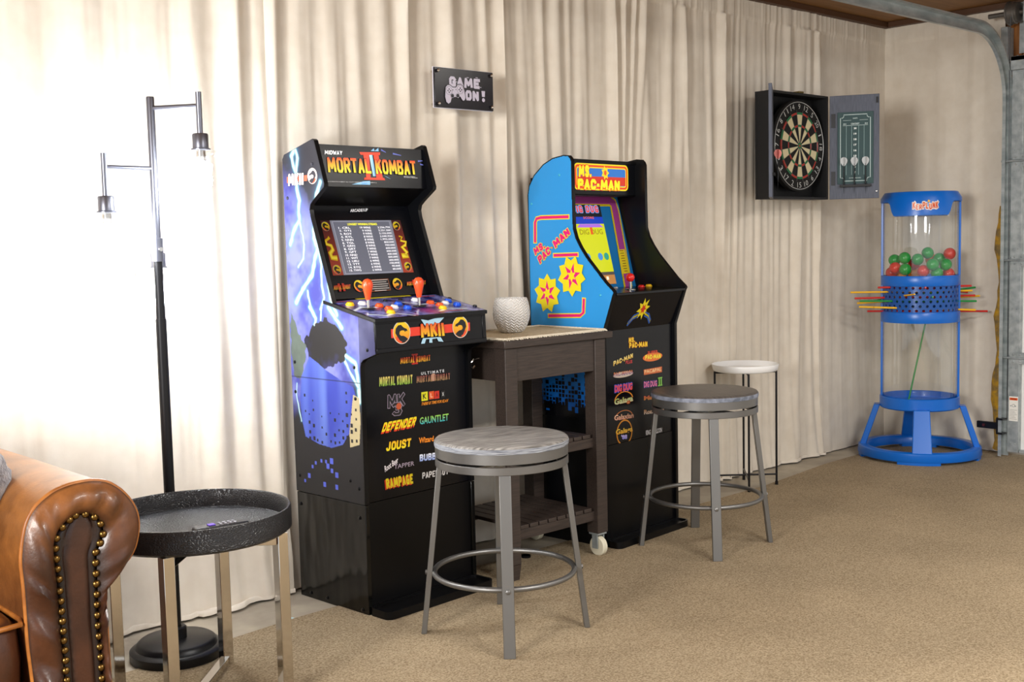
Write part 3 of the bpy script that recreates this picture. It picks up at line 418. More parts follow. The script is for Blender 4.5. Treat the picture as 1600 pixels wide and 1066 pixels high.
sh = thing('torsion_shaft', 'grey torsion shaft with grooved cable drum above the garage door', 'shaft', (6.0, 2.655, 2.306))
MB().tube([(0, .13, 0), (0, -4.2, 0)], .0125, 14).build('shaft', SHAFT, sh)
MB().lathe([(.014, -.03), (.05, -.03), (.062, -.024), (.062, -.018), (.056, -.015), (.056, .012), (.052, .016), (.052, .03), (.03, .034), (.014, .034)], 28).build('cable_drum', SHAFT, sh).rotation_euler = (math.pi/2, 0, 0)
MB().box(.055, .06, -.06, -.005, -.2, .06).box(-.02, .06, -.06, -.055, -.05, .05).build('bearing_plate', GALV, sh, bevel=.002)
MB().tube([(-.05, -.01, 0), (-.045, 0, -.12), (-.02, -.005, -2.1)], .002, 6).build('cable', BLACKMETAL, sh)
MB().box(.02, .095, .04, .075, -.3, -.06).build('flag_bracket', GALV, sh, bevel=.002)
INS = mat('yellow_fibre_insulation', '#d9a521', .9, var='#8a7346', vscale=22, bump=.8, bscale=60)
rng = random.Random(4); pts = [(6.092+rng.uniform(-.006, .006), 2.735-.012*math.sin(i*.7), .02+i*.045) for i in range(30)]
tag(MB().tube(pts, [.022+.010*rng.random()+.012*(1 if i < 12 else .3) for i in range(30)], 10).build('insulation_strip', INS, smooth=60), 'crumbling yellow insulation strip standing between curtain edge and door track', 'insulation')
sn = thing('door_sensor', 'small black safety sensor bracketed low on the garage track', 'sensor', (5.975, 2.70, .17))
MB().box(-.028, -.008, -.012, .10, -.018, .018).build('body', BLACKMETAL, sn, bevel=.003)
MB().box(-.03, -.006, -.02, -.006, -.04, .045).box(-.05, -.006, -.05, -.016, .036, .045).box(-.05, -.006, -.05, -.016, -.04, -.031).build('bracket', BLACKMETAL, sn, bevel=.001)
MB().tube([(-.03, .06, 0), (-.034, .06, 0)], .008, 12).build('lens', mat('sensor_lens', '#4a2020', .1), sn)
# ---------------------------------------------------------------- tall fighting-game cabinet
CW = .49
def plane(a, b):
    L = math.hypot(b[0]-a[0], b[1]-a[1]); d = ((b[0]-a[0])/L, (b[1]-a[1])/L); n = (-d[1], d[0])
    return lambda u, v, h: (u, a[0]+d[0]*v+n[0]*h, a[1]+d[1]*v+n[1]*h), L
def side_map(x): return lambda y, z: (x, y, z)
sidef = lambda u, v, h: (-h, u, v)
def slab(fn, L, x0, x1, t, v0=0, v1=None):
    v1 = L if v1 is None else v1; mb = MB()
    return mb.add([fn(x, v, h) for h in (0, -t) for v in (v0, v1) for x in (x0, x1)], [(0, 1, 3, 2), (4, 6, 7, 5), (0, 4, 5, 1), (2, 3, 7, 6), (0, 2, 6, 4), (1, 5, 7, 3)])
def bolt(parent, y, z, m, r=.006):
    MB().lathe([(r, 0), (r*.95, .002), (r*.5, .0035), (.0005, .004)], 12).build('bolt', m, parent).matrix_local = Matrix.Translation((-.0008, y, z)) @ Matrix.Rotation(-math.pi/2, 4, 'Y')
mk = thing('arcade_cabinet', 'tall black arcade cabinet with lightning side art and two orange joysticks', 'arcade cabinet', (2.112, 3.0, 0), math.radians(3.55))
SP = [(.37, .366), (.378, 1.490), (.368, 1.505), (.228, 1.541), (.207, 1.546), (.199, 1.541), (.153, 1.398), (.155, 1.388), (.215, 1.348), (.231, 1.335), (.236, 1.318), (.232, 1.295), (.127, .999), (-.071, .957), (-.077, .857), (-.016, .836), (-.004, .826), (.0, .812), (0, .366)]
SIDE = mat('slate_vinyl', '#33343f', .3)
for x in (0, CW-.016):
    MB().prism(SP, side_map(x), side_map(x+.016)).build('side_panel', TRIM, mk, smooth=20)
FILM = mat('black_glossy_film', '#0d0d0c', .13, spec=.4)
g = NT(FILM); tc = g.n('ShaderNodeTexCoord'); mp_ = g.n('ShaderNodeMapping'); mp_.inputs['Scale'].default_value = (1, 7, 2.2); nz = g.n('ShaderNodeTexNoise', Scale=1.0, Detail=2); bp = g.n('ShaderNodeBump', Strength=.5, Distance=.03)
g.l(tc.outputs['Object'], mp_.inputs[0]); g.l(mp_.outputs[0], nz.inputs['Vector']); g.l(nz.outputs['Fac'], bp.inputs['Height']); g.l(bp.outputs['Normal'], g.b.inputs['Normal'])
for x in (0, CW-.016):
    MB().box(x, x+.016, 0.0, .368, .0, .364).build('riser_side', FILM, mk, bevel=.0015)
MB().box(.016, CW-.016, .36, .37, .0, 1.49).build('back_panel', BLACKM, mk)
MB().add([(.016, .225, 1.530), (CW-.016, .225, 1.530), (CW-.016, .368, 1.492), (.016, .368, 1.492), (.016, .225, 1.520), (CW-.016, .225, 1.520), (CW-.016, .368, 1.482), (.016, .368, 1.482)], [(0, 1, 2, 3), (7, 6, 5, 4), (0, 4, 5, 1), (1, 5, 6, 2), (2, 6, 7, 3), (3, 7, 4, 0)]).build('top_panel', BLACKM, mk)
MB().box(.016, CW-.016, .012, .024, .368, .85).build('front_panel', BLACK, mk)
MB().box(.016, CW-.016, .010, .022, .028, .366).build('kick_panel', BLACKM, mk)
# base tray with a raised lip and rounded front corners
def rrect(x0, x1, y0, y1, r, n=5):
    P = []
    for cx, cy, a0 in ((x1-r, y1-r, 0), (x0+r, y1-r, 90), (x0+r, y0+r, 180), (x1-r, y0+r, 270)):
        P += [(cx+r*math.cos(math.radians(a0+90*i/n)), cy+r*math.sin(math.radians(a0+90*i/n))) for i in range(n+1)]
    return P
def base_tray(parent, x0, x1, y0, y1):
    mb = MB(); o = rrect(x0, x1, y0, y1, .025); i_ = rrect(x0+.006, x1-.006, y0+.006, y1-.006, .02); n = len(o)
    V = [(x, y, .001) for x, y in o]+[(x, y, .03) for x, y in o]+[(x, y, .03) for x, y in i_]+[(x, y, .022) for x, y in i_]
    fs = [(k*n+i, k*n+(i+1) % n, (k+1)*n+(i+1) % n, (k+1)*n+i) for k in range(3) for i in range(n)]+[tuple(range(3*n, 4*n)), tuple(range(n-1, -1, -1))]
    mb.add(V, fs).build('base_tray', BLACKM, parent, smooth=35)
base_tray(mk, .004, CW-.004, -.095, .0095)
# side art: storm sky with forked lightning that breaks up into squares
PB = [(.004 if abs(y) < 1e-6 else y, z) for y, z in SP]
cen = lambda p: (p[0]+(.004 if p[0] < .1 else -.004), p[1])
paths = [(G[k], w) for k, w in (('L1', .013), ('L2', .010), ('L3', .006), ('L4', .013), ('L5', .008), ('L6', .012), ('L7', .008), ('L8', .011), ('L9', .006), ('L10', .013), ('L11', .013), ('L12', .008), ('L13', .004))]
def paint_mk(Y, Z):
    n = vnoise(Y*14+3, Z*9, 2)*.55+vnoise(Y*33, Z*25+7, 3)*.3+vnoise(Y*80, Z*70, 4)*.15
    vio = np.array(lin('#4345a8')); lav = np.array(lin('#8d93dd')); gry = np.array(lin('#2e2f3c')); navy = np.array(lin('#14151c'))
    C = vio+(lav-vio)*np.clip((n[..., None]-.3)*2.4, 0, 1)
    t = np.clip((Z-1.17-.20*(Y/.37)+.14*(n-.5))/.10, 0, 1)[..., None]; C = C*(1-t)+gry*t
    t = np.clip((.80+.10*(n-.5)-Z-.12*(Y/.37))/.05, 0, 1)[..., None]; C = C*(1-t)+navy*t
    for P_, w in paths:
        D = seg_dist(Y+.006*(vnoise(Z*60, Y*60, 9)-.5), Z, [(a, b) for a, b in P_])
        gl = np.exp(-D/(w*.8))[..., None]*.55; C = C*(1-gl)+np.array(lin('#5f9fd8'))*gl
        k = np.clip(1-(D-w*.52)/(w*.40), 0, 1)[..., None]; C = C*(1-k)+np.array(lin('#6fc4cc'))*k; k = np.clip(1-(D-w*.22)/(w*.45), 0, 1)[..., None]; C = C*(1-k)+np.array(lin('#e2f6f4'))*k
    C = C*.98
    j1 = vnoise(Y*70, Z*70, 21)-.5; j2 = vnoise(Y*90, Z*60, 22)-.5; k = in_poly(Y+.016*j1, Z+.016*j2, G['cloud']); C = np.where(k[..., None], np.array(lin('#121218'))+np.array(lin('#4a4aa0'))*np.clip(n-.5, 0, 1)[..., None], C); q_ = in_poly(Y+.012*j2, Z+.012*j1, G['sleeve']); C[q_] = np.array(lin('#5f6b62'))*(.5+1.1*n[q_])[..., None]
    r = in_poly(Y, Z, G['robe']); f = np.clip(vnoise(Y*30, Z*3, 6)*1.3-.2, 0, 1)[..., None]
    C2 = np.array(lin('#3446b8'))*(1-f)+np.array(lin('#6f8be0'))*f; C = np.where(r[..., None], C2, C)
    p = in_poly(Y, Z, G['pale']); C = np.where(p[..., None], np.array(lin('#c9b98c')), C)
    C = C*.66
    s_ = ((np.abs(Z-.760) < .0012) | (Y < .0032))[..., None]; C = np.where(s_, C*.3, C)
    return C
xs_ = [(min(max(y, -.068), .3755), z) for y, z in SP]
inner = lambda Y, Z: in_poly(Y, Z, SP)
grid_art('side_art', -.08, .38, .3665, 1.545, .0018, inner, paint_mk, sidef, INK, mk)
pr = Print(sidef, base=.0010)
for (y, z), w in zip(G['sqb'], G['sqbs']): h = w*.00037; pr.rect(y-h, z-h*1.1, y+h, z+h*1.1, '#15161d'); pr.same()
for (y, z), w in zip(G['sqv'], G['sqvs']): h = w*.00037; pr.rect(y-h, z-h*1.1, y+h, z+h*1.1, '#4a58bd'); pr.same()
pr.build('square_pattern', INK, mk)['kind'] = 'stuff'
pr = Print(sidef, base=.0012); pr.poly(G['mk_side_bar'], '#d4694a')
e = G['mk_side_em']; rr = abs(e[1][1]-e[2][1])/2; pr.disc(e[0], rr*.98, '#2e2f3c')
pr.emblem(e[0], rr*.92, 1, '#f1d9cb', '#f0c9b8', '#f6e2d6', '#2b2c38'); pr.block('MKII', G['mk_side_t'], '#f4efe9', sw=.2, asp=.5, gap=.08, out='#3a2420', ow=.07); pr.build('side_logo', INK, mk)
for k in ('bolts', 'bolts2', 'bolts3'):
    for y, z in G[k]: bolt(mk, y, z, TRIM if z < .9 else SIDE)
# marquee
fn, L = plane((.1852, 1.392), (.2038, 1.530)); slab(fn, L, .016, CW-.016, .012).build('marquee_panel', BLACK, mk)
fn, _ = plane((.186, 1.398), (.203, 1.524)); pr = Print(fn)
for k in range(4): pr.poly(G['mz%d' % k], '#7fb4d8'); pr.same()
pr.k += 1
for k in range(4): pr.stroke(G['mp%d' % k], .006, '#5a64b0', .002); pr.same()
pr.k += 1
for k in range(4): pr.poly(G['II%d' % k], '#e23c1e'); pr.same()
pr.k += 1; pr.poly(G['II4'], ['#bfe2f2', '#7fc0e0', '#3f7fa8', '#a9d6ec'])
pr.block('MORTAL KOMBAT', G['mkm'], '#f7e01c', '#e63a18', .17, .52, .07, out='#140a06', ow=.06); pr.block('MIDWAY', G['midway'], '#f2f2f2', sw=.22, asp=.75)
pr.text('TM & (C) MORTAL KOMBAT. ALL RIGHTS RESERVED. MORTAL KOMBAT II', G['fine1'], '#c9c9c9', bold=.01); pr.text('MORTAL KOMBAT\nALL RIGHTS RESERVED', G['fine2'], '#c9c9c9', bold=.01)
pr.build('marquee_lettering', LITM, mk)
MB().add([(x, y, z) for y, z in ((.188, 1.397), (.294, 1.333), (.296, 1.338), (.190, 1.402)) for x in (.016, CW-.016)], [(0, 1, 3, 2), (2, 3, 5, 4), (4, 5, 7, 6), (6, 7, 1, 0)]).build('speaker_panel', BLACKM, mk, smooth=0)
fs_, Ls = plane((.294, 1.333), (.188, 1.397)); pr = Print(lambda u, v, h: fs_(u, v, -h))
for cx in (.10, .39):
    for i in range(3):
        for j in range(4): pr.disc((cx-.03+.02*j+.01*(i % 2), Ls*.72-.012*i), .0028, '#3c3d42', n=8); pr.same()
pr.build('speaker_holes', INK, mk)['kind'] = 'stuff'
# monitor and its printed surround
fn, L = plane((.176, 1.012), (.293, 1.335)); slab(fn, L, .016, CW-.016, .01).build('bezel', BLACK, mk)
fn, L = plane((.178, 1.017), (.292, 1.331)); pr = Print(fn)
for k in ('stl', 'str'): pr.poly(G[k], ['#3c1f24', '#3c1f24', '#a8402a', '#a8402a']); pr.same(); pr.cut('screen_border', INKG, mk)
pr.k += 1; pr.cut('screen_border', INKG, mk)
e = G['s_em']; er = math.dist(e[0], e[1])
for i, q in enumerate((0, 2, 3, 4)): k0 = pr.k; pr.emblem(e[q], er, 1 if i < 2 else -1, '#8a8a90', '#c88a1c', '#d8c81c', '#2a211c'); pr.cut('emblem', INKG, mk); pr.k = k0
pr.k += 4
for k in ('s_dr1', 's_dr2'): pr.stroke(G[k], .006, '#d9b318', .02); pr.stroke(G[k][2:], .005, '#f0dc40', .010); pr.cut('serpent_ornament', INKG, mk)
q = G['b_em']; br_ = math.dist(q[0], q[1])
for c, f in ((q[0], 1), (q[2], -1)): pr.emblem(c, br_, f, '#0e0e11', '#e05a22', '#e8cf20', '#0e0e11'); pr.cut('emblem', INKG, mk)
for k in ('b_t1', 'b_t2'): pr.block('MORTAL KOMBAT', G[k], '#c8a022', '#d83020', .2, .5, .09); b_ = G[k]; xm = (b_[0][0]+b_[1][0])/2; pr.rect(xm-.013, b_[0][1]-.006, xm-.004, b_[2][1]+.006, '#c02a18'); pr.rect(xm+.004, b_[0][1]-.006, xm+.013, b_[2][1]+.006, '#c02a18'); pr.cut('logo', INKG, mk)
pr.poly(G['b_pl'], '#8a4a26'); a = G['b_pl']; cx = sum(p[0] for p in a)/4; cy = sum(p[1] for p in a)/4
pr.poly([(cx+(p[0]-cx)*.94, cy+(p[1]-cy)*.90) for p in a], '#1c1a1c')
for i in range(6): w = (.042, .034, .040, .036, .040, .026)[i]; pr.rect(cx-w, cy+.017-.0075*i, cx+w, cy+.0195-.0075*i, '#b9b4ae'); pr.same()
pr.k += 1; pr.cut('rules_plate', INKG, mk); pr.text('ARCADE1UP', G['a1up'], '#e8e8ec', bold=.03); pr.build('maker_logo', INKG, mk)
pr = Print(fn, base=.001); pr.poly(G['scr'], '#62646f'); s = G['scr']; sx = [s[0][0], s[1][0]]; 
cx = sum(p[0] for p in s)/4; cy = sum(p[1] for p in s)/4; pr.poly([(cx+(p[0]-cx)*.93, cy+(p[1]-cy)*.96) for p in s], '#8a8c98'); pr.poly([(cx+(p[0]-cx)*.917, cy+(p[1]-cy)*.948) for p in s], '#4e505b')
pr.text('LONGEST WINNING STREAKS', G['s_head'], '#e8e41c', bold=.02)
nm = 'CRL GTJ ROY RYL NNN TGL GRN GRT GFT NND WIT URU YTT RYG TWG'.split(); wn = [19, 9, 9, 8, 8, 8, 8, 7, 7, 7, 7, 6, 6, 6, 6]
scs = '2,256,790 2,221,200 2,155,000 2,040,920 1,992,200 800,000 700,000 600,000 500,000 400,000 300,000 200,000 100,000 90,000 80,000'.split()
def tcol(k): b = G[k]; return b
def column(txts, key, align, x0, x1):
    bl, br, tl = G[key]; top = tl[1]; bot = bl[1]; n = len(txts); h = (top-bot)/(n-.35); cw = (x1-x0)/max(len(t) for t in txts)
    for i, t in enumerate(txts):
        z0 = top-h*i-h*.65; w = cw*len(t); a = x0 if align == 'L' else x1-w; k0 = pr.k
        pr.text(t, ((a, z0), (a+w, z0), (a, z0+h*.66)), '#f4f4f8', bold=.0); pr.k = k0
X = lambda k, i: G[k][i][0]
W0 = (s[1][0]-s[0][0]); x00 = s[0][0]
column(['%2d. %s' % (i+1, n_) for i, n_ in enumerate(nm)], 's_c1', 'L', x00+W0*.105, x00+W0*.29)
column(['%d WINS' % w for w in wn], 's_c2', 'R', x00+W0*.45, x00+W0*.62); column(scs, 's_c3', 'R', x00+W0*.74, x00+W0*.945)
pr.build('screen', LIT, mk)
# control deck
dk = [(-.083, .955), (-.083, .967), (.127, 1.011), (.182, 1.0225), (.182, 1.010), (.127, .999)]
MB().prism(dk, side_map(-.002), side_map(CW+.002)).build('control_deck', BLACK, mk, bevel=.0015)
fn, L = plane((-.073, .969), (.127, 1.011))
def paint_dk(U, V):
    n = vnoise(U*25, V*30, 12)*.5+vnoise(U*60, V*70, 13)*.3+vnoise(U*200, V*200, 14)*.2
    C = np.array(lin('#25286e'))+(np.array(lin('#8b8fd6'))-np.array(lin('#25286e')))*np.clip((n[..., None]-.38)*3, 0, 1)
    m_ = np.clip(1-np.hypot(U-.27, V-.03)/.06, 0, 1)[..., None]; C = C*(1-m_)+np.array(lin('#b0307e'))*m_
    for P_ in ([(.0, .10), (.06, .14), (.10, .12), (.16, .15)], [(.02, .05), (.07, .02), (.12, .04), (.17, -.002)], [(.26, .16), (.31, .12), (.38, .13), (.45, .08)], [(.30, .02), (.36, .05), (.43, .03)]):
        D = seg_dist(U, V, P_); k = np.clip(1-(D-.002)/.006, 0, 1)[..., None]; C = C*(1-k)+np.array(lin('#d6e6f2'))*k
    return C
grid_art('deck_art', .004, CW-.004, -.004, L+.03, .003, lambda U, V: (U > 0), paint_dk, fn, INKG, mk)
pr = Print(fn, base=.0012); pr.rect(.12, L+.028, .36, L+.042, '#e2d21c'); pr.cut('yellow_stripe', INK, mk); pr.rect(.02, L+.012, .09, L+.018, '#c8402a'); pr.rect(.29, .012, .40, .017, '#d0402e'); pr.rect(.385, L+.006, .45, L+.012, '#d0402e'); pr.build('deck_stripes', INK, mk)
deckn = Vector(fn(0, 0, 1))-Vector(fn(0, 0, 0)); deck_rot = Vector((0, 0, 1)).rotation_difference(deckn).to_matrix().to_4x4()
def on_deck(o, fn_, u, v, h, rot): o.matrix_local = Matrix.Translation(fn_(u, v, h)) @ rot; return o
PL = {k: mat(k+'_button_plastic', c, .25) for k, c in (('yellow', '#f2c21a'), ('white', '#eceef2'), ('orange', '#ee5a22'), ('blue', '#1f58d8'), ('black', '#141416'), ('red', '#d8201c'))}
bprof = [(.0145, 0), (.0145, .0035), (.013, .005), (.0118, .0045), (.0115, .008), (.010, .0095), (.004, .0102), (.0003, .0103)]
proto = {}
def button(parent, u, v, c, fn_, rot, k=1.0):
    if (c, k) not in proto:
        proto[(c, k)] = MB().lathe([(r*k, z*k) for r, z in bprof], 20).build('button', PL[c], parent); o = proto[(c, k)]
    else:
        o = proto[(c, k)].copy(); COLL.objects.link(o); o.parent = parent
    return on_deck(o, fn_, u, v, .0008, rot)
for k, c in (('btn_y', 'yellow'), ('btn_w', 'white'), ('btn_o', 'orange'), ('btn_b', 'blue')):
    for u, v in G[k]: button(mk, u, v, c, fn, deck_rot)
for u, v in G['btn_k']: button(mk, u, v, 'black', fn, deck_rot, .55)
ORANGE = mat('orange_joystick_plastic', '#f04f22', .3)
for u, v in G['joy']:
    st = MB().lathe([(.024, 0), (.024, .002), (.02, .004), (.0045, .0045), (.0045, .04)], 20, mi=0).build('joystick', [PL['black'], CHROME], mk)
    st.data.polygons.foreach_set('material_index', [1 if max(st.data.vertices[i].co.z for i in p.vertices) > .03 else 0 for p in st.data.polygons])
    on_deck(st, fn, u, v, .0008, Matrix.Identity(4))
    MB().lathe([(.0005, .03), (.007, .030), (.009, .036), (.013, .055), (.0172, .072), (.0178, .080), (.0155, .089), (.010, .0955), (.0005, .098)], 24).build('joystick_bat', ORANGE, st)
# control front
fn, L = plane((-.079, .857), (-.07454, .957)); slab(fn, L, .0, CW, .03).build('control_front', BLACK, mk, bevel=.002)
mb = MB(); c = G['c_fr']
x0, x1 = .022, CW-.03
for a, b, p, q in ((.003, .016, 0, CW), (L-.007, L-.001, 0, CW)): mb.add([fn(u, v, h) for h in (-.001, .0025) for v in (a, b) for u in (p+.002, q-.002)], [(0, 2, 3, 1), (4, 5, 7, 6), (0, 1, 5, 4), (2, 6, 7, 3), (0, 4, 6, 2), (1, 3, 7, 5)])
for p, q in ((.002, .016), (CW-.018, CW-.002)): mb.add([fn(u, v, h) for h in (-.001, .002) for v in (.016, L-.007) for u in (p, q)], [(0, 2, 3, 1), (4, 5, 7, 6), (0, 1, 5, 4), (2, 6, 7, 3), (0, 4, 6, 2), (1, 3, 7, 5)])
mb.build('front_frame', BLACK, mk, bevel=.001)
fn, _ = plane((-.079, .857), (-.074, .969)); pr = Print(fn); pr.poly(G['c_bar'], '#e23a22')
q = G['c_em']; cr_ = math.dist(q[0], q[1]); pr.emblem(q[0], cr_, 1); pr.emblem(q[2], cr_, -1)
for k in ('c_sp1', 'c_sp2'): pr.poly(G[k], '#a9d2e8'); pr.same()
pr.k += 1
b = G['c_t']; pr.block('MKII', b, '#f2c41c', '#e04018', .20, .55, .06, out='#3a1208', ow=.05); pr.build('front_logo', INK, mk)
# game list printed on the lower front
fn, _ = plane((.012, 0), (.012, 1)); pr = Print(fn)
def CUT(p_): pr.cut('game_logo', INK, p_); pr.k = 0
def II(pr, b, col):
    x0, x1 = b[0][0], b[1][0]; z0 = (b[0][1]+b[1][1])/2; z1 = b[2][1]; w = x1-x0; t = (z1-z0)*.14
    pr.rect(x0, z0, x1, z0+t, col); pr.rect(x0, z1-t, x1, z1, col); pr.rect(x0+w*.15, z0, x0+w*.42, z1, col); pr.rect(x0+w*.58, z0, x0+w*.85, z1, col)
II(pr, G['mk2II'], '#c8281a'); pr.block('MORTAL KOMBAT', G['mk2'], '#e8b020', '#e03a1c', .19, .5, .09)
CUT(mk); pr.block('MORTAL KOMBAT', G['mk1'], '#7fae3a', '#d9c06a', .2, .5, .08); CUT(mk); pr.text('ULTIMATE', G['ult'], '#d9d9dc', bold=.02, space=1.5); pr.block('MORTAL KOMBAT', G['umk'], '#9a7a52', '#7a3a3a', .2, .5, .09)
b = G['umk']; pr.disc(((b[0][0]+b[1][0])/2, (b[0][1]+b[2][1])/2), .013, '#b98a72')
CUT(mk); pr.block('MK', G['mk'], '#14141a', sw=.2, asp=.75, out='#9a8a9c', ow=.09); pr.block('3', G['three'], '#1a1416', sw=.2, asp=.75, out='#9a8a9c', ow=.09); b = G['three']; pr.disc((b[1][0]-.012, b[0][1]+.028), .011, '#b8502a')
CUT(mk)
for k, c, t, tc_ in (('klax_k', '#d8d21c', 'K', '#101010'), ('klax_l', '#d8501c', 'L', '#f0c0a0'), ('klax_a', '#c82a1c', 'A', '#3a0c08'), ('klax_x', '#101014', 'X', '#f2f2f2')):
    b = G[k]; pr.rect(b[0][0], b[0][1], b[1][0], b[2][1], c); i = .006; pr.text(t, ((b[0][0]+i, b[0][1]+i), (b[1][0]-i, b[0][1]+i), (b[0][0]+i, b[2][1]-i)), tc_, bold=.02)
pr.text('THERE IS TIME FOR KLAX', G['klax_s'], '#e88a1c', bold=.03)
CUT(mk); b = G['defender']; pr.block('DEFENDER', [(p[0]-.003, p[1]-.006) for p in b], '#d83a1a', sw=.26, asp=.8); pr.block('DEFENDER', b, '#f0d41c', sw=.24, asp=.8)
CUT(mk); pr.text('GAUNTLET', G['gauntlet'], '#2aa8b8', '#9ed84a', .02); CUT(mk); pr.block('JOUST', G['joust'], '#f2de20', '#f0b41c', .24, .7, .06); CUT(mk); pr.text('Wizard of Wor', G['wizard'], '#f08a1c', bold=.03)
CUT(mk); pr.text('Root Beer', G['root'], '#e6dfe2', bold=.02); CUT(mk); pr.text('TAPPER', G['tapper'], '#b9a9bc', bold=.0); CUT(mk); pr.block('BUBBLES', G['bubbles'], '#8fa8e8', '#e8eefc', .24, .75)
CUT(mk); b = G['rampage']; pr.block('RAMPAGE', [(p[0]-.005, p[1]-.003) for p in b], '#d8301c', sw=.27, asp=.62); pr.block('RAMPAGE', b, '#f5df20', sw=.25, asp=.62); CUT(mk); pr.block('PAPERBOY', G['paper'], '#ececec', sw=.2, asp=.6)
CUT(mk)
# ---------------------------------------------------------------- blue-sided cabinet
pc = thing('arcade_cabinet', 'blue-sided arcade cabinet with yellow maze-game lettering and one red ball joystick', 'arcade cabinet', (3.237, 2.991, 0), .081)
PP = [(.37, 0), (.373, 1.30), (.374, 1.381), (.366, 1.418), (.338, 1.46), (.288, 1.50), (.239, 1.521), (.183, 1.529), (.157, 1.526), (.147, 1.516), (.141, 1.503), (.140, 1.341), (.138, 1.245), (.126, 1.207), (.105, 1.172), (.076, 1.133), (.045, 1.100), (-.014, 1.037), (-.052, 1.004), (-.056, .996), (-.050, .985), (-.001, .847), (0, 0)]
BLUE = mat('sky_blue_laminate', '#3aa3e6', .3)
for x in (0, CW-.016): MB().prism(PP, side_map(x), side_map(x+.016)).build('side_panel', TRIM, pc, smooth=25)
cxm, czm = .17, 1.0
inset = []
n = len(PP)
for i in range(n):
    a, b, c = Vector(PP[i-1]), Vector(PP[i]), Vector(PP[(i+1) % n]); d1 = (b-a).normalized(); d2 = (c-b).normalized(); nn = (Vector((-d1.y, d1.x))+Vector((-d2.y, d2.x))).normalized(); inset.append(tuple(b+nn*.0035))
def paint_pc(Y, Z):
    C = np.zeros(Y.shape+(3,))+np.array(lin('#2f9ae4')); dk_ = np.array(lin('#0f5fb8')); t = np.clip((.86-Z)/.3, 0, 1)[..., None]; C = C*(1-t)+dk_*t
    # squares thicken downwards until the side is black
    rs = np.random.RandomState(5); cell = .0165; J = np.floor(Y/cell).astype(int)+3; I = np.floor(Z/cell).astype(int); R1 = rs.rand(120, 60); R2_ = rs.rand(120, 60)
    p = np.clip((.80-Z)/.26, 0, 1)**1.3; h = cell*(.28+.22*R2_[I % 120, J % 60]); fy = np.abs(Y-(np.floor(Y/cell)+.5)*cell); fz = np.abs(Z-(np.floor(Z/cell)+.5)*cell)
    k = (R1[I % 120, J % 60] < p) & (fy < h) & (fz < h); k |= Z < .545+.03*R1[7, J % 60]
    k &= ~((Z < .575) & (Z > .52) & (R2_[I % 120, J % 60] > .86))
    C[k] = np.array(lin('#08090d')); return C
grid_art('side_art', -.06, .376, .5, 1.53, .0018, lambda Y, Z: in_poly(Y, Z, inset), paint_pc, sidef, INKG, pc)
pr = Print(sidef, base=.0010); YL, MG = '#f3e21c', '#e8207a'
for k, cut in (('r_b1', 0), ('r_b2', 0), ('r_b3', 0)): pr.stroke(G[k], .019, YL)
for k in ('r_b1', 'r_b2', 'r_b3'):
    P_ = G[k]; a = Vector(P_[0]); b = Vector(P_[1]); c = Vector(P_[-2]); d = Vector(P_[-1])
    pr.stroke([tuple(a+(b-a).normalized()*.004)]+list(P_[1:-1])+[tuple(d+(c-d).normalized()*.004)], .0115, MG)
for k, t in (('r_ms', 'MS.'), ('r_pac', 'PAC'), ('r_man', 'MAN')): pr.block(t, G[k], MG, sw=.30, asp=.8, gap=.10, out=YL, ow=.16)
d_ = G['r_dash'][0]; pr.rect(d_[0]-.006, d_[1]-.003, d_[0]+.006, d_[1]+.003, '#e8a01c')
def star(c, r0, r1, n, ph=0): return [(c[0]+(r0 if i % 2 else r1)*math.cos(ph+math.pi*i/n), c[1]+(r0 if i % 2 else r1)*1.15*math.sin(ph+math.pi*i/n)) for i in range(2*n)]
for key, ph, s_ in (('r_s1', .2, 1.0), ('r_s2', .5, .9)):
    c_, e_ = G[key]; R_ = math.dist(c_, e_)*s_; R_ = .062 if key == 'r_s1' else .064
    pr.poly(star(c_, R_*.82, R_*1.1, 9, ph), YL); pr.poly(star(c_, R_*.30, R_*.72, 6, ph+.3), MG); pr.poly(star(c_, R_*.18, R_*.36, 6, ph), YL)
pr.build('side_print', INKG, pc)
CYAN = mat('cyan_bolt', '#35b2d8', .3)
for y, z in G['r_bolts']: bolt(pc, y, z, CYAN, .0055)
MB().box(.016, CW-.016, .36, .37, .0, 1.45).build('back_panel', BLACKM, pc)
tp = [(.365, 1.40), (.33, 1.455), (.285, 1.49), (.235, 1.511), (.185, 1.517)]
mb = MB(); mb.add([(x, y-.0*k, z-.01*k) for k in (0, 1) for y, z in tp for x in (.016, CW-.016)], [(2*i, 2*i+1, 2*i+3, 2*i+2) for i in range(4)]+[(10+2*i, 12+2*i, 13+2*i, 11+2*i) for i in range(4)]+[(0, 2, 12, 10), (1, 11, 13, 3), (8, 18, 19, 9), (0, 10, 11, 1)])
mb.build('top_panel', BLACKM, pc)
MB().box(.016, CW-.016, .012, .024, .40, .846).build('front_panel', BLACK, pc); MB().box(.016, CW-.016, .011, .023, .028, .398).build('kick_panel', BLACKM, pc)
base_tray(pc, .004, CW-.004, -.06, .0095)
fn, L = plane((.19, 1.375), (.19, 1.518)); slab(fn, L, .016, CW-.016, .012).build('marquee_panel', BLACK, pc)
MB().box(.016, CW-.016, .19, .29, 1.375, 1.381).build('speaker_panel', BLACKM, pc)
fn, _ = plane((.19, 1.383), (.19, 1.516)); pr = Print(fn); q = G['pq']; x0 = q[0][0]+.004; x1 = q[1][0]; z0 = max(q[2][1], q[3][1])-.002; z1 = min(q[0][1], q[1][1])
for i_, c_ in ((0, '#f0d21c'), (.006, '#d8501c'), (.011, '#d83a1c'), (.015, '#f0d21c'), (.020, '#2a6fc0')): pr.poly(rrect(x0+i_, x1-i_, z0+i_*.9, z1-i_*.9, .022-i_*.7), c_)
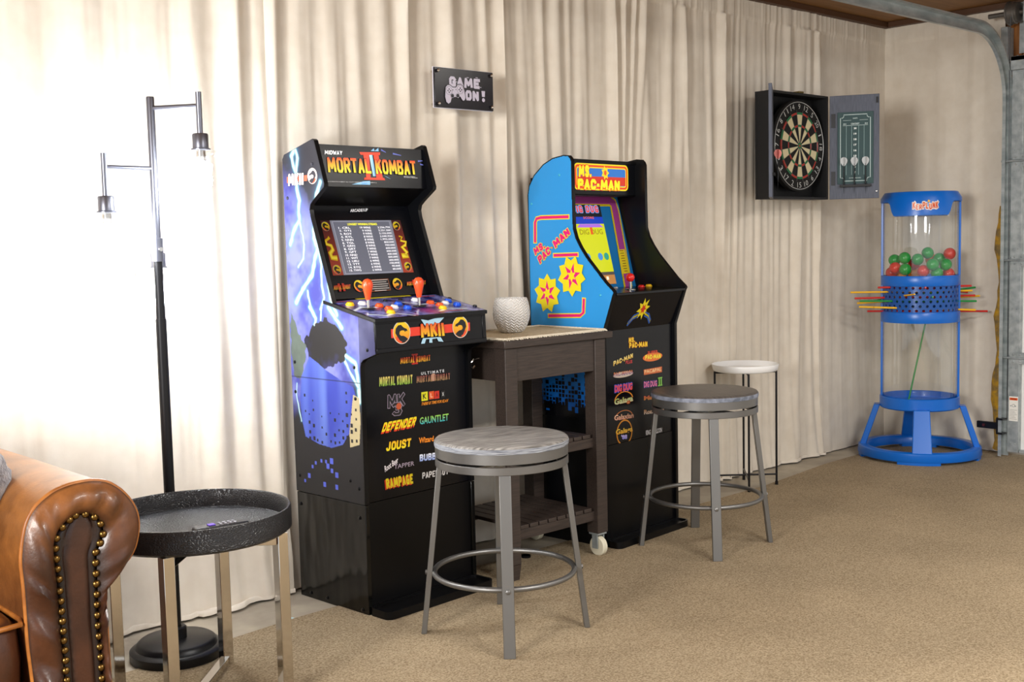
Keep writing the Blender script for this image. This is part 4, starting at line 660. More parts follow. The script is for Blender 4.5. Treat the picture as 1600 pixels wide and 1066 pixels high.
pr.poly([(x0+.02, z0+.02), (x1-.02, z0+.02), (x1-.02, z0+.055), (x0+.02, z0+.055)], '#c8321c')
pr.block('MS.', G['pq_ms'], '#f5e21c', sw=.30, asp=.75, gap=.1, out='#c8281c', ow=.12)
pr.block('PAC-MAN', G['pq_pm'], '#f5e21c', sw=.31, asp=.85, gap=.1, out='#c8281c', ow=.12); pr.poly(star(((x0+x1)/2+.02, z1-.035), .016, .026, 7), '#f0d21c'); pr.poly(star(((x0+x1)/2+.02, z1-.035), .007, .012, 7), '#d8501c'); pr.build('marquee_print', LITM, pc)
fn, L = plane((.19, .985), (.289, 1.385)); slab(fn, L, .016, CW-.016, .01).build('bezel', mat('blue_bezel', '#1a78bd', .3), pc)
fn, L = plane((.19, .99), (.288, 1.387)); pr = Print(fn); B_ = G['pz_band']; PUR = '#a2408c'
ring = [(.49-u, v) for u, v in B_][::-1]; full = ring[:-1]+list(B_) if ring else B_
band = [(.49-B_[-1][0], B_[-1][1]), (.49-B_[4][0], B_[4][1]), (.49-B_[3][0], B_[3][1]), (.49-B_[2][0], B_[2][1]), (.49-B_[1][0], B_[1][1])]+[tuple(p) for p in B_[1:]]
pr.stroke(band, .058, '#e8cf1c'); pr.stroke(band, .049, '#2a1a2c'); pr.stroke(band, .047, '#e8cf1c'); pr.stroke(band, .040, PUR)
pr.cut('bezel_stripe', INKG, pc); c_ = G['pz_card']; pr.poly(c_, '#e6cf2a'); cx = sum(p[0] for p in c_)/4; cz = sum(p[1] for p in c_)/4
for i in range(9): pr.rect(cx-.012+.002*(i % 3), cz+.045-.011*i, cx+.014, cz+.048-.011*i, '#6a5a1c' if i % 2 else '#8a3a1c'); pr.same()
pr.k += 1; pr.cut('instruction_card', INKG, pc)
for u in (.06, .09, .12): pr.poly([(u, L-.045), (u+.018, L-.03), (u+.018, L-.06)], '#2f8a5a'); pr.same()
pr.build('bezel_print', INKG, pc)
q = G['pz_scr']; xr = max(q[0][0], q[1][0]); xl = .49-xr; zt = q[0][1]; zb = q[1][1]; y1 = G['pz_y1'][1][1]; y0 = G['pz_y1'][2][1]
pr = Print(fn, base=.001); pr.rect(xl, zb, xr, zt, '#15171d'); pr.rect(xl, y1, xr, y1+(zt-y1)*.36, '#1838a8'); pr.rect(xl, y0, xr, y1, '#b9bf1c'); pr.rect(xl, zb, xr, zb+(y0-zb)*.75, '#a87440'); pr.rect(xl, zb+(y0-zb)*.75, xr, y0, '#4a4440')
b = G['pz_dig']; pr.block('DIG DUG', ((.15, b[0][1]), (.32, b[0][1]), (.15, b[2][1])), '#c84a4a', sw=.24, asp=.6, gap=.14, out='#5a9ae0', ow=.14)
b = G['pz_castle']; pr.poly([(.16, b[0][1]), (.33, b[0][1]), (.31, b[2][1]), (.18, b[2][1])], '#9a62c8'); pr.text('DIG DUG', ((.17, b[0][1]-.03), (.32, b[0][1]-.03), (.17, b[0][1]-.008)), '#8a7a1c', bold=.01); pr.rect(.24, b[0][1]-.03, .255, b[0][1], '#c8501c')
for u in (.19, .27, .33): pr.disc((min(u, xr-.03), y0+.065), .016, '#3f7fc0' if u < .3 else '#2a8a78', n=10); pr.same()
pr.rect(xr-.06, zb+.018, xr-.045, zb+.032, '#e0d8c0'); pr.text('SCORE', ((xr-.13, zt-.062), (xr-.06, zt-.062), (xr-.13, zt-.052)), '#d05a3a', bold=.02)
pr.build('screen', LIT, pc)
dk = [(-.058, .984), (-.056, .994), (.19, .9995), (.19, .988)]
MB().prism(dk, side_map(.016), side_map(CW-.016)).build('control_deck', BLACK, pc, bevel=.0015)
fnd, _ = plane((-.056, .994), (.19, .9995)); I4 = Matrix.Identity(4)
for (u, v), c_, k in zip(G['pd'][1:], ('red', 'yellow', 'white'), (1.0, 1.0, .6)): button(pc, min(max(u, .04), CW-.04), max(v+.01, .018), c_, fnd, I4, k)
u, v = G['pd'][0]; RED = PL['red']
st = MB().lathe([(.022, 0), (.022, .002), (.018, .004), (.0045, .0045), (.0045, .036)], 20).build('joystick', CHROME, pc); on_deck(st, fnd, u, max(v, .03), .0005, I4)
MB().ball((0, 0, .048), .0175, 24, 14).build('joystick_ball', RED, st)
fn, L = plane((.012, .845), (-.046, .984)); slab(fn, L, .016, CW-.016, .012).build('control_front', BLACK, pc)
pr = Print(fn); q = G['pc_blob'][0]; pr.poly(star((q[0], q[1]-.02), .022, .042, 8, .2), '#e8d21c'); pr.poly(star((q[0], q[1]-.02), .010, .02, 6), '#c8301c')
for s_ in (-1, 1):
    for j in range(3): pr.stroke([(q[0]+s_*.02, q[1]-.035-.008*j), (q[0]+s_*.05, q[1]-.045-.008*j), (q[0]+s_*.075, q[1]-.075-.006*j)], .005, ('#2a5ab0', '#c8b81c', '#2a5ab0')[j], .009); pr.same()
pr.build('front_logo', INK, pc)
fn, _ = plane((.012, 0), (.012, 1)); pr = Print(fn); YR = ('#f0c21c', '#e0501c'); g_ = lambda k: G['p_'+k]
pr.block('MS.', g_('ms'), '#f0c81c', sw=.28, asp=.7, out='#b8321c', ow=.1); pr.block('PAC-MAN', g_('pm'), '#f0c81c', sw=.28, asp=.75, out='#b8321c', ow=.1)
CUT(pc); pr.block('PAC-MAN', g_('pmp'), '#e8b83a', '#f0dc8a', .26, .75); pr.text('PLUS', g_('plus'), '#c83a3a', bold=.03)
CUT(pc); o_ = G['p_ov']; pr.disc(o_[0], math.dist(o_[0], o_[1]), '#e0702a', abs(o_[2][1]-o_[0][1])); pr.block('PAC-MAN', g_('spm'), '#f5de3a', sw=.27, asp=.75); pr.text('SUPER', g_('sup'), '#c8402a', bold=.03)
CUT(pc); o_ = G['p_ov2']; pr.disc(o_[0], math.dist(o_[0], o_[1]), '#c9b8a8', abs(o_[2][1]-o_[0][1])*.8); pr.text('PAC-MANIA', g_('mania'), '#4a3a8a', '#e88a3a', .03)
CUT(pc); pr.poly(G['p_rect'], '#c8622e'); pr.text('PAC&PAL', g_('pnp'), '#f0c890', bold=.02)
CUT(pc); pr.text('DIG DUG', g_('dig'), '#e04a4a', bold=.05, out='#3a58c8', ow=.07); CUT(pc); pr.text('DIG DUG', g_('dig2'), '#d86a8a', bold=.04, out='#3a4a9a', ow=.06); b = g_('dig2ii'); II(pr, b, '#7ab84a')
CUT(pc); o_ = G['p_circ']; pr.disc(o_[2], .062, '#d8862a', .036, a0=.2, a1=math.pi-.1, r0=.055); pr.text('Galaga', g_('gal'), '#d8d8b8', '#8ab85a', .03, out='#b85a2a', ow=.02)
CUT(pc); pr.text('Mappy', g_('map'), '#e8a03a', '#c8503a', .05); CUT(pc); pr.disc(o_[4], .06, '#c8763a', .030, a0=.3, a1=math.pi-.2, r0=.055); pr.text('Galaxian', g_('galx'), '#d8a08a', '#e8c8a8', .02, out='#a8482a', ow=.02)
CUT(pc); pr.text('Rompers', g_('romp'), '#e8e0d8', '#c88a4a', .05); CUT(pc); pr.disc(o_[0], .052, '#d88a1c', r0=.046); pr.text('Galaga', g_('g88'), '#e8a02a', '#f0c83a', .03); pr.text("'88", g_('g88b'), '#8a8ae0', '#c8b8f0', .04)
CUT(pc); o_ = G['p_bal']; pr.disc(o_[0], .018, '#3a4048', .021, r0=.016); pr.text('KING & BALLOON', g_('king'), '#e4e4e8', bold=.03); CUT(pc)
# ---------------------------------------------------------------- leather sofa (its right-hand arm is in view)
LEA = mat('worn_brown_leather', '#a5662f', .38, coat=.12)
g = NT(LEA); tc = g.n('ShaderNodeTexCoord'); a_ = g.n('ShaderNodeAttribute', attribute_name='Col')
n1 = g.n('ShaderNodeTexNoise', Scale=7, Detail=6, Roughness=.65); n2 = g.n('ShaderNodeTexNoise', Scale=160, Detail=3)
for n_ in (n1, n2): g.l(tc.outputs['Object'], n_.inputs['Vector'])
cr = g.n('ShaderNodeValToRGB'); cr.color_ramp.elements[0].position = .35; cr.color_ramp.elements[1].position = .7; cr.color_ramp.elements[0].color = (.55, .5, .48, 1); cr.color_ramp.elements[1].color = (1.25, 1.2, 1.1, 1); g.l(n1.outputs['Fac'], cr.inputs['Fac'])
mx = g.n('ShaderNodeMixRGB', blend_type='MULTIPLY'); mx.inputs[0].default_value = 1; g.l(a_.outputs['Color'], mx.inputs[1]); g.l(cr.outputs['Color'], mx.inputs[2]); g.l(mx.outputs[0], g.b.inputs['Base Color'])
bp = g.n('ShaderNodeBump', Strength=.12, Distance=.004); g.l(n2.outputs['Fac'], bp.inputs['Height']); g.l(bp.outputs['Normal'], g.b.inputs['Normal'])
sofa = thing('leather_sofa', 'brown leather sofa with rolled arm and brass nailhead trim at left edge', 'sofa')
SY, SB = 2.5, 3.24
def resample(P, n):
    P = [Vector(p) for p in P]; L = [0]
    for a, b in zip(P[:-1], P[1:]): L.append(L[-1]+(b-a).length)
    out = []
    for i in range(n):
        t = L[-1]*i/(n-1); j = max(k for k in range(len(L)) if L[k] <= t+1e-9); j = min(j, len(P)-2); f = (t-L[j])/max(L[j+1]-L[j], 1e-9); out.append(P[j].lerp(P[j+1], f))
    return out
def smooth(P, k=1):
    for _ in range(k): P = [P[0]]+[(P[i-1]+P[i]*2+P[i+1])/4 for i in range(1, len(P)-1)]+[P[-1]]
    return P
arm = W['arm']; arm = [(arm[0][0]+.012, .05)]+[tuple(p) for p in arm]+[(arm[-1][0]+.006, .05)]
nl = W['nails']; nl2 = [(nl[0][0]+.008, .06)]+[tuple(p) for p in nl]+[(nl[-1][0]+.008, .06)]
N = 110; PO = smooth(resample(arm, N), 1); PI_ = smooth(resample(nl2, N), 1)
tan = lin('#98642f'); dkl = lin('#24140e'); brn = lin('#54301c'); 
# sleeve of the arm running back to the wall, slightly sagging and rippled
ys = [SY, SY+.004, SY+.012, SY+.03]+[SY+.06+i*(SB-SY-.06)/12 for i in range(13)]
V = []; Cc = []
cx_ = sum(p.x for p in PO)/N; cz_ = sum(p.y for p in PO[20:70])/50
for j, y in enumerate(ys):
    for i, p in enumerate(PO):
        k = 1-.010*min(1, (y-SY)/.02)*math.exp(-(y-SY)/.05)-.02*(y-SY)+.004*math.sin(i*.55+y*9)*min(1, (y-SY)*6)
        x = cx_+(p.x-cx_)*k; z = p.y if p.y < .3 else cz_+(p.y-cz_)*k
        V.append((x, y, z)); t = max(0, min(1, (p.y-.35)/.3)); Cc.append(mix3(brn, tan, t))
F = [(j*N+i, (j+1)*N+i, (j+1)*N+i+1, j*N+i+1) for j in range(len(ys)-1) for i in range(N-1)]
F.append(tuple((len(ys)-1)*N+i for i in range(N)))
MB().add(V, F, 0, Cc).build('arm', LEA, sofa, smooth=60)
# padded front facing with creases radiating from the nail band
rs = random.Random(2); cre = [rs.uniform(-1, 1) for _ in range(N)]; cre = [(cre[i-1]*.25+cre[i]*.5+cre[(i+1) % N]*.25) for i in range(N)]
T = [0, .06, .15, .3, .45, .6, .75, .88, 1]; V = []; Cc = []
for t in T:
    for i in range(N):
        q = PO[i].lerp(PI_[i], t); bul = math.sin(math.pi*min(1, t*.92+.04))**.7; y = SY-.026*bul-.019*cre[i]*math.sin(math.pi*t)*(1 if 15 < i < 95 else .3)-.004
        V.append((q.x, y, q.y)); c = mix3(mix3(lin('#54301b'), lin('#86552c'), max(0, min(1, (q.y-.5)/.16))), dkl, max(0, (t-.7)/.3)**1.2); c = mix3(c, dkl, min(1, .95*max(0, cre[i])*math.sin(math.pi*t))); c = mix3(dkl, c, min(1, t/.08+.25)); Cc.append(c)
F = [(j*N+i, j*N+i+1, (j+1)*N+i+1, (j+1)*N+i) for j in range(len(T)-1) for i in range(N-1)]
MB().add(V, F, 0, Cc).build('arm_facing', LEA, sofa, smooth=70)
# sunken nail band and the smooth centre panel
half = N//2; V = []; Cc = []; K = 14
for i in range(half):
    a, b = PI_[i], PI_[N-1-i]
    for k in range(K+1):
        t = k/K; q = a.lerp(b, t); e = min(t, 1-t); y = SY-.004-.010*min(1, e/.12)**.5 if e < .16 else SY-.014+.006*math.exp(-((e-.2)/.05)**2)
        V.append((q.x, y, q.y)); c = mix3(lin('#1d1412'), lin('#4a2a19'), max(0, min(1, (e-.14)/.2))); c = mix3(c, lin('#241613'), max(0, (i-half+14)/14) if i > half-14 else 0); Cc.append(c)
F = [(i*(K+1)+k, i*(K+1)+k+1, (i+1)*(K+1)+k+1, (i+1)*(K+1)+k) for i in range(half-1) for k in range(K)]
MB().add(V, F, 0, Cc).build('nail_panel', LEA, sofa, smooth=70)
PIPE = mat('tan_piping', '#b3702f', .4, var='#8f5422', vscale=20)
MB().tube([(p.x, SY-.004, p.y) for p in PO], .0055, 8).build('piping', PIPE, sofa, smooth=60)
BRASS = mat('antique_brass', '#8f6f3a', .28, .95, var='#3f2c17', vscale=40)
nm = None; cxs = sum(p[0] for p in nl)/len(nl)
pp = [Vector(p) for p in nl]; extra = [(nl[0][0]+.002, nl[0][1]-.024*k) for k in (1, 2, 3, 4, 5, 6)]+[(nl[-1][0]+.002, nl[-1][1]-.024*k) for k in (1, 2, 3, 4, 5, 6)]
for i, p in enumerate(list(nl)+extra):
    if nm is None: nm = MB().lathe([(.0088, -.001), (.0085, .0022), (.0065, .0052), (.0035, .0068), (.0003, .0073)], 14).build('nail', BRASS, sofa); o = nm
    else: o = nm.copy(); COLL.objects.link(o); o.parent = sofa
    # nails sit a little inside the seam
    q = Vector((p[0], p[1])); 
    o.matrix_local = Matrix.Translation((q.x+(.004 if q.x < cxs else -.004), SY-.012, q.y)) @ Matrix.Rotation(math.pi/2, 4, 'X')
def pad(x0, x1, y0, y1, z0, z1, r, n=8, crown=.02):
    mb = MB(); V = []; F = []; A = 20; B = 12
    for j in range(B+1):
        ph = -math.pi/2+math.pi*j/B
        for i in range(A*4):
            th = 2*math.pi*i/(A*4); ce = lambda a, e: math.copysign(abs(a)**e, a)
            x = (x0+x1)/2+(x1-x0)/2*ce(math.cos(ph), .22)*ce(math.cos(th), .18); y = (y0+y1)/2+(y1-y0)/2*ce(math.cos(ph), .22)*ce(math.sin(th), .18)
            z = (z0+z1)/2+(z1-z0)/2*ce(math.sin(ph), .35)
            if z > (z0+z1)/2: z += crown*(1-((x-(x0+x1)/2)/((x1-x0)/2))**2)*(1-((y-(y0+y1)/2)/((y1-y0)/2))**2)
            V.append((x, y, z))
    M_ = A*4; F = [(j*M_+i, j*M_+(i+1) % M_, (j+1)*M_+(i+1) % M_, (j+1)*M_+i) for j in range(B) for i in range(M_)]
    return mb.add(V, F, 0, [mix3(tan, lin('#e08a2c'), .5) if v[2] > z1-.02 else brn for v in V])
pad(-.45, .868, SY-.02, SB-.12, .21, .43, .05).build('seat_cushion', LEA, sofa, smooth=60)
MB().tube([(-.43, SY-.012, .405), (.80, SY-.012, .405), (.85, SY-.005, .405), (.862, SY+.03, .405), (.862, SB-.16, .405)], .006, 8).build('cushion_piping', PIPE, sofa, smooth=60)
pad(-.6, .95, SY+.0, SB-.02, .06, .215, .03, crown=0).build('seat_base', LEA, sofa, smooth=60)
pad(-.5, .93, SB-.17, SB-.0, .30, .80, .05, crown=0).build('backrest', LEA, sofa, smooth=60)
for x, y in ((.93, SY+.05), (.93, SB-.05), (-.4, SY+.05), (-.4, SB-.05)): MB().lathe([(.022, 0), (.03, .02), (.034, .062)], 16, (x, y, 0)).build('foot', DKWOOD, sofa)
FUR = mat('grey_fleece', '#aaa7a8', .95, var='#6a686c', vscale=30, bump=1.0, bscale=120, sheen=.4)
pil = MB().ball((0, 0, 0), 1, 40, 24); rs = random.Random(7)
pil.v = [(x*.235+.004*rs.uniform(-1, 1), y*.10+.004*rs.uniform(-1, 1), (abs(z)**.8*math.copysign(1, z))*.16*(1-.25*x*x)+.004*rs.uniform(-1, 1)) for x, y, z in pil.v]
po = tag(pil.build('throw_pillow', FUR, smooth=80), 'fluffy grey throw pillow leaning on the leather sofa beside the rolled arm', 'pillow'); po.location = (.700, 2.73, .70); po.rotation_euler = (-.25, .15, .1)
# ---------------------------------------------------------------- tray table with chrome legs
tb = thing('tray_table', 'round black croc-textured tray table on crossed chrome legs beside the sofa', 'side table', (1.412, 2.79, 0))
CROC = mat('black_croc_leather', '#1a1a1d', .33)
g = NT(CROC); tc = g.n('ShaderNodeTexCoord'); vo = g.n('ShaderNodeTexVoronoi', Scale=130, feature='DISTANCE_TO_EDGE'); bp = g.n('ShaderNodeBump', Strength=.4, Distance=.0022); cr = g.n('ShaderNodeValToRGB')
mpn = g.n('ShaderNodeMapping'); mpn.inputs['Scale'].default_value = (1, 1, 1.6); g.l(tc.outputs['Object'], mpn.inputs[0])
cr.color_ramp.elements[0].position = .0; cr.color_ramp.elements[1].position = .18; g.l(mpn.outputs[0], vo.inputs['Vector']); g.l(vo.outputs['Distance'], cr.inputs['Fac']); g.l(cr.outputs['Color'], bp.inputs['Height']); g.l(bp.outputs['Normal'], g.b.inputs['Normal'])
MB().lathe([(.0005, .448), (.245, .448), (.254, .455), (.254, .508), (.251, .512), (.247, .512), (.244, .508), (.243, .464), (.238, .4605), (.0005, .4605)], 72, cap=False).build('tray', CROC, tb, smooth=50)
q = .228*math.sqrt(.5)
for i, (sx, sy) in enumerate(((1, 1), (-1, 1), (-1, -1), (1, -1))):
    MB().box(q*sx-.0155, q*sx+.0155, q*sy-.0155, q*sy+.0155, .0, .447).build('leg', CHROME, tb, bevel=.002)
for z in (.425, .018):
    for sx in (1, -1):
        MB().bar((q*sx, q, z+(.0)), (-q*sx, -q, z), .022, .030 if z > .2 else .026, side=(0, 0, 1)).build('cross_brace', CHROME, tb, bevel=.0015)
rm = thing('remote_control', 'slim dark remote control with purple pad lying on the black round tray', 'remote', (1.455, 2.728, .461), math.radians(-8))
MB().box(-.073, .073, -.019, .019, 0, .013).build('body', mat('remote_plastic', '#1b1b1f', .4), rm, bevel=.005)
PUR_ = mat('purple_pad', '#6a3fd0', .4); GB = mat('grey_rubber_buttons', '#a9a9b4', .6)
MB().box(-.035, -.016, -.010, .010, .0128, .0165).build('direction_pad', PUR_, rm, bevel=.002)
for k in range(4):
    for s_ in (-1, 1): MB().lathe([(.0042, 0), (.004, .003), (.0005, .0034)], 10, (-.002+.013*k, .008*s_, .0128)).build('button', GB, rm)
# ---------------------------------------------------------------- floor lamp
lx, ly = 1.507, 3.124
lp = thing('floor_lamp', 'black floor lamp with three glass-shaded lit bulbs in front of curtain', 'floor lamp', (lx, ly, 0))
LMET = mat('gunmetal_lamp', '#70727c', .34, .85)
MB().lathe([(.0005, 0), (.132, 0), (.135, .006), (.135, .028), (.128, .034), (.117, .036), (.113, .048), (.105, .054), (.02, .058), (.0005, .058)], 56, cap=False).build('base', BLACKMETAL, lp, smooth=35)
MB().lathe([(.030, .056), (.030, .088), (.026, .092), (.0005, .092)], 28).build('collar', BLACKMETAL, lp)
MB().lathe([(.0155, .09), (.0155, 1.0)], 24).lathe([(.0135, .99), (.0125, 1.19)], 24).build('pole', BLACKMETAL, lp)
MB().lathe([(.0165, 1.165), (.0165, 1.232), (.0115, 1.233), (.0115, 1.628), (.010, 1.632), (.0005, 1.632)], 24).build('upper_pole', LMET, lp)
F2 = Vector((lx, ly)).normalized(); S2 = Vector((F2.y, -F2.x))
BULBM = bpy.data.materials.new('glowing_bulb'); BULBM.use_nodes = True; g = NT(BULBM); g.b.inputs['Emission Color'].default_value = (.88, .93, 1, 1); g.b.inputs['Emission Strength'].default_value = BULB; g.b.inputs['Base Color'].default_value = (1, 1, 1, 1)
for ang, za, zc in ((30, 1.600, 1.522), (150, 1.430, 1.350), (270, 1.275, 1.190)):
    # angle measured in the room: two arms spread left and right towards the viewer, the third points at the curtain
    d = S2*math.cos(math.radians(ang))-F2*math.sin(math.radians(ang)); Lr = .150; e = d*Lr
    MB().tube([(0, 0, za), (e.x, e.y, za)], .0062, 12).build('arm', LMET, lp)
    MB().tube([(e.x, e.y, za+.038), (e.x, e.y, zc-.002)], .0085, 14).build('drop_rod', LMET, lp)
    MB().lathe([(.0005, .0), (.020, .0), (.0225, -.003), (.0225, -.040), (.027, -.042), (.027, -.046), (.0005, -.046)], 24, (e.x, e.y, zc)).build('socket_cap', LMET, lp)
    sd = MB().lathe([(.024, -.048), (.060, -.049), (.070, -.055), (.073, -.066), (.073, -.225), (.071, -.225), (.071, -.068), (.068, -.058), (.060, -.052), (.024, -.051)], 48, (e.x, e.y, zc), cap=False, closed=True).build('lamp_shade', GLASSY, lp, smooth=50)
    MB().lathe([(.013, -.046), (.014, -.075), (.011, -.078)], 16, (e.x, e.y, zc)).build('bulb_socket', CHROME, lp)
    MB().lathe([(.012, -.078), (.015, -.088), (.026, -.112), (.0295, -.130), (.026, -.148), (.014, -.159), (.0005, -.161)], 20, (e.x, e.y, zc)).build('bulb', BULBM, lp, smooth=60)
MB().tube([(.0, -.016, 1.20), (.0, -.024, 1.20)], .006, 12).build('thumb_screw', CHROME, lp)
# ---------------------------------------------------------------- kitchen trolley between the cabinets
x0, x1, yf, yb, zt = 2.655, 3.206, 2.915, 3.335, .856
ct = thing('kitchen_trolley', 'dark brown wooden kitchen trolley with slatted shelves between the two cabinets', 'trolley', ((x0+x1)/2, (yf+yb)/2, 0))
cx, cy = (x0+x1)/2, (yf+yb)/2; hx, hy = (x1-x0)/2, (yb-yf)/2
MB().box(-hx, hx, -hy, hy, zt-.026, zt).build('top', DKWOOD, ct, bevel=.0025)
LI = .010; lw = .056
for sx, sy in ((-1, -1), (1, -1), (-1, 1), (1, 1)):
    xa = sx*(hx-LI-lw/2)-(.022 if sx > 0 else 0); ya = sy*(hy-LI-lw/2); z0 = .0 if sx < 0 else .092
    lg = MB().box(xa-lw/2, xa+lw/2, ya-lw/2, ya+lw/2, max(z0, .06), zt-.027)
    if sx < 0: lg.add([(xa+a*lw/2*k, ya+b*lw/2*k, z) for z, k in ((0, .8), (.06, 1)) for a, b in ((-1, -1), (1, -1), (1, 1), (-1, 1))], [(3, 2, 1, 0), (0, 1, 5, 4), (1, 2, 6, 5), (2, 3, 7, 6), (3, 0, 4, 7)])
    lg.build('leg', DKWOOD, ct, bevel=.002)
    if sx > 0:
        cs = MB().box(xa-.024, xa+.024, ya-.024, ya+.024, .084, .092)
        cs.box(xa-.020, xa-.016, ya-.016, ya+.012, .03, .088).box(xa+.016, xa+.020, ya-.016, ya+.012, .03, .088)
        cso = cs.build('caster', GALV, ct, bevel=.001)
        WHT = bpy.data.materials.get('cream_rubber') or mat('cream_rubber', '#d8d2bb', .5)
        w = MB().lathe([(.018, -.012), (.034, -.012), (.038, -.008), (.038, .008), (.034, .012), (.018, .012)], 28).build('wheel', WHT, cso, smooth=40); w.matrix_local = Matrix.Translation((xa, ya-.004, .0385)) @ Matrix.Rotation(math.pi/2, 4, 'Y')
        hb = MB().lathe([(.0005, -.0125), (.018, -.0125), (.018, .0125), (.0005, .0125)], 20).build('hub', BLACKMETAL, cso); hb.matrix_local = w.matrix_local
ap = hy-LI-lw/2
for sy in (-1, 1): MB().box(-hx+LI+lw, hx-LI-lw-.022, sy*ap-.010-(.012*-sy), sy*ap+.010-(.012*-sy), zt-.145, zt-.027).build('apron', DKWOOD, ct, bevel=.0015)
for sx in (-1, 1): xx = sx*(hx-LI-lw/2)-(.022 if sx > 0 else 0); MB().box(xx-.010, xx+.010, -hy+LI+lw, hy-LI-lw, zt-.145, zt-.027).build('apron', DKWOOD, ct, bevel=.0015)
for zs in (.465, .185):
    for sy in (-1, 1): MB().box(-hx+LI+.01, hx-LI-.03, sy*ap-.009, sy*ap+.009, zs-.045, zs-.008).build('shelf_rail', DKWOOD, ct, bevel=.0015)
    n = 8; X0, X1 = -hx+LI+lw+.012, hx-LI-lw-.034; sl = None
    for k in range(n):
        xc = X0+(X1-X0)*(k+.5)/n
        if sl is None: sl = MB().box(-.020, .020, -ap-.012, ap+.012, -.007, .007).build('slat', DKWOOD, ct, bevel=.0015)
        else: o = sl.copy(); COLL.objects.link(o); o.parent = ct; sl = o
        sl.location = (xc, 0, zs)
hk = MB().tube([(-hx+.012, -.06, .79), (-hx-.012, -.06, .788), (-hx-.026, -.06, .776), (-hx-.028, -.06, .764), (-hx-.016, -.06, .757), (-hx-.008, -.06, .764)], .0028, 8).build('hook', CHROME, ct)
# runner with a knotted fringe
LINEN = mat('beige_linen', '#cdbd9c', .9, var='#bda988', vscale=60, bump=.4, bscale=500)
ru = thing('table_runner', 'beige linen runner with knotted fringe lying on the dark trolley top', 'runner', (cx, cy, zt))
mb = MB(); U = [-.255+.51*i/24 for i in range(25)]; Vv = [-.188+.355*i/14 for i in range(15)]
zf = lambda u, v: .0032+.0012*math.sin(u*40+v*23)*math.sin(v*31)
mb.add([(u, v, zf(u, v)) for v in Vv for u in U]+[(u, v, .0004) for v in Vv for u in U], [(j*25+i, j*25+i+1, (j+1)*25+i+1, (j+1)*25+i) for j in range(14) for i in range(24)]+[(375+j*25+i, 375+(j+1)*25+i, 375+(j+1)*25+i+1, 375+j*25+i+1) for j in range(14) for i in range(24)]+[(i, 375+i, 376+i, i+1) for i in range(24)]+[(350+i, 351+i, 726+i, 725+i) for i in range(24)]+[(j*25, (j+1)*25, 375+(j+1)*25, 375+j*25) for j in range(14)]+[(j*25+24, 399+j*25, 399+(j+1)*25, (j+1)*25+24) for j in range(14)])
mb.build('cloth', LINEN, ru, smooth=60)
rs = random.Random(9); fr = MB()
def knot(x, y, dx, dy): fr.ball((x, y, .0055), .0042, 6, 4); fr.tube([(x, y, .005), (x+dx*.009+rs.uniform(-.003, .003), y+dy*.009+rs.uniform(-.003, .003), .004), (x+dx*.016+rs.uniform(-.004, .004), y+dy*.016+rs.uniform(-.003, .003), .0025)], .002, 5)
for i in range(62): knot(-.253+.506*i/61, -.189, 0, -1); knot(-.253+.506*i/61, .169, 0, 1)
for i in range(42): knot(.256, -.187+.353*i/41, .45, 0); knot(-.256, -.187+.353*i/41, -.45, 0)
fr.build('fringe', mat('cream_fringe', '#e2d8c2', .9), ru, smooth=60, kind='stuff')
# white pot with raised zigzag bands
POT = mat('white_ceramic', '#ece9e4', .45)
g = NT(POT); tc = g.n('ShaderNodeTexCoord'); sp = g.n('ShaderNodeSeparateXYZ'); g.l(tc.outputs['Object'], sp.inputs[0])
at_ = g.n('ShaderNodeMath', operation='ARCTAN2'); g.l(sp.outputs['Y'], at_.inputs[0]); g.l(sp.outputs['X'], at_.inputs[1])
m1 = g.n('ShaderNodeMath', operation='MULTIPLY'); m1.inputs[1].default_value = 3.0; g.l(at_.outputs[0], m1.inputs[0])
pp_ = g.n('ShaderNodeMath', operation='PINGPONG'); pp_.inputs[1].default_value = .5; g.l(m1.outputs[0], pp_.inputs[0])
m2 = g.n('ShaderNodeMath', operation='MULTIPLY'); m2.inputs[1].default_value = 62; g.l(sp.outputs['Z'], m2.inputs[0])
ad = g.n('ShaderNodeMath', operation='ADD'); g.l(pp_.outputs[0], ad.inputs[0]); g.l(m2.outputs[0], ad.inputs[1])
p2 = g.n('ShaderNodeMath', operation='PINGPONG'); p2.inputs[1].default_value = .32; g.l(ad.outputs[0], p2.inputs[0]); bp = g.n('ShaderNodeBump', Strength=1.0, Distance=.012); g.l(p2.outputs[0], bp.inputs['Height']); g.l(bp.outputs['Normal'], g.b.inputs['Normal'])
pot = MB().lathe([(.0005, 0), (.040, 0), (.046, .004), (.058, .022), (.067, .045), (.0705, .068), (.069, .092), (.064, .114), (.0605, .126), (.0590, .128), (.0575, .126), (.062, .10), (.062, .06), (.045, .02), (.0005, .012)], 64, cap=False).build('planter_pot', POT, smooth=60)
tag(pot, 'white ceramic bowl-shaped pot with carved zigzag pattern standing on the fringed runner', 'pot').location = (2.925, 3.17, zt+.0045)
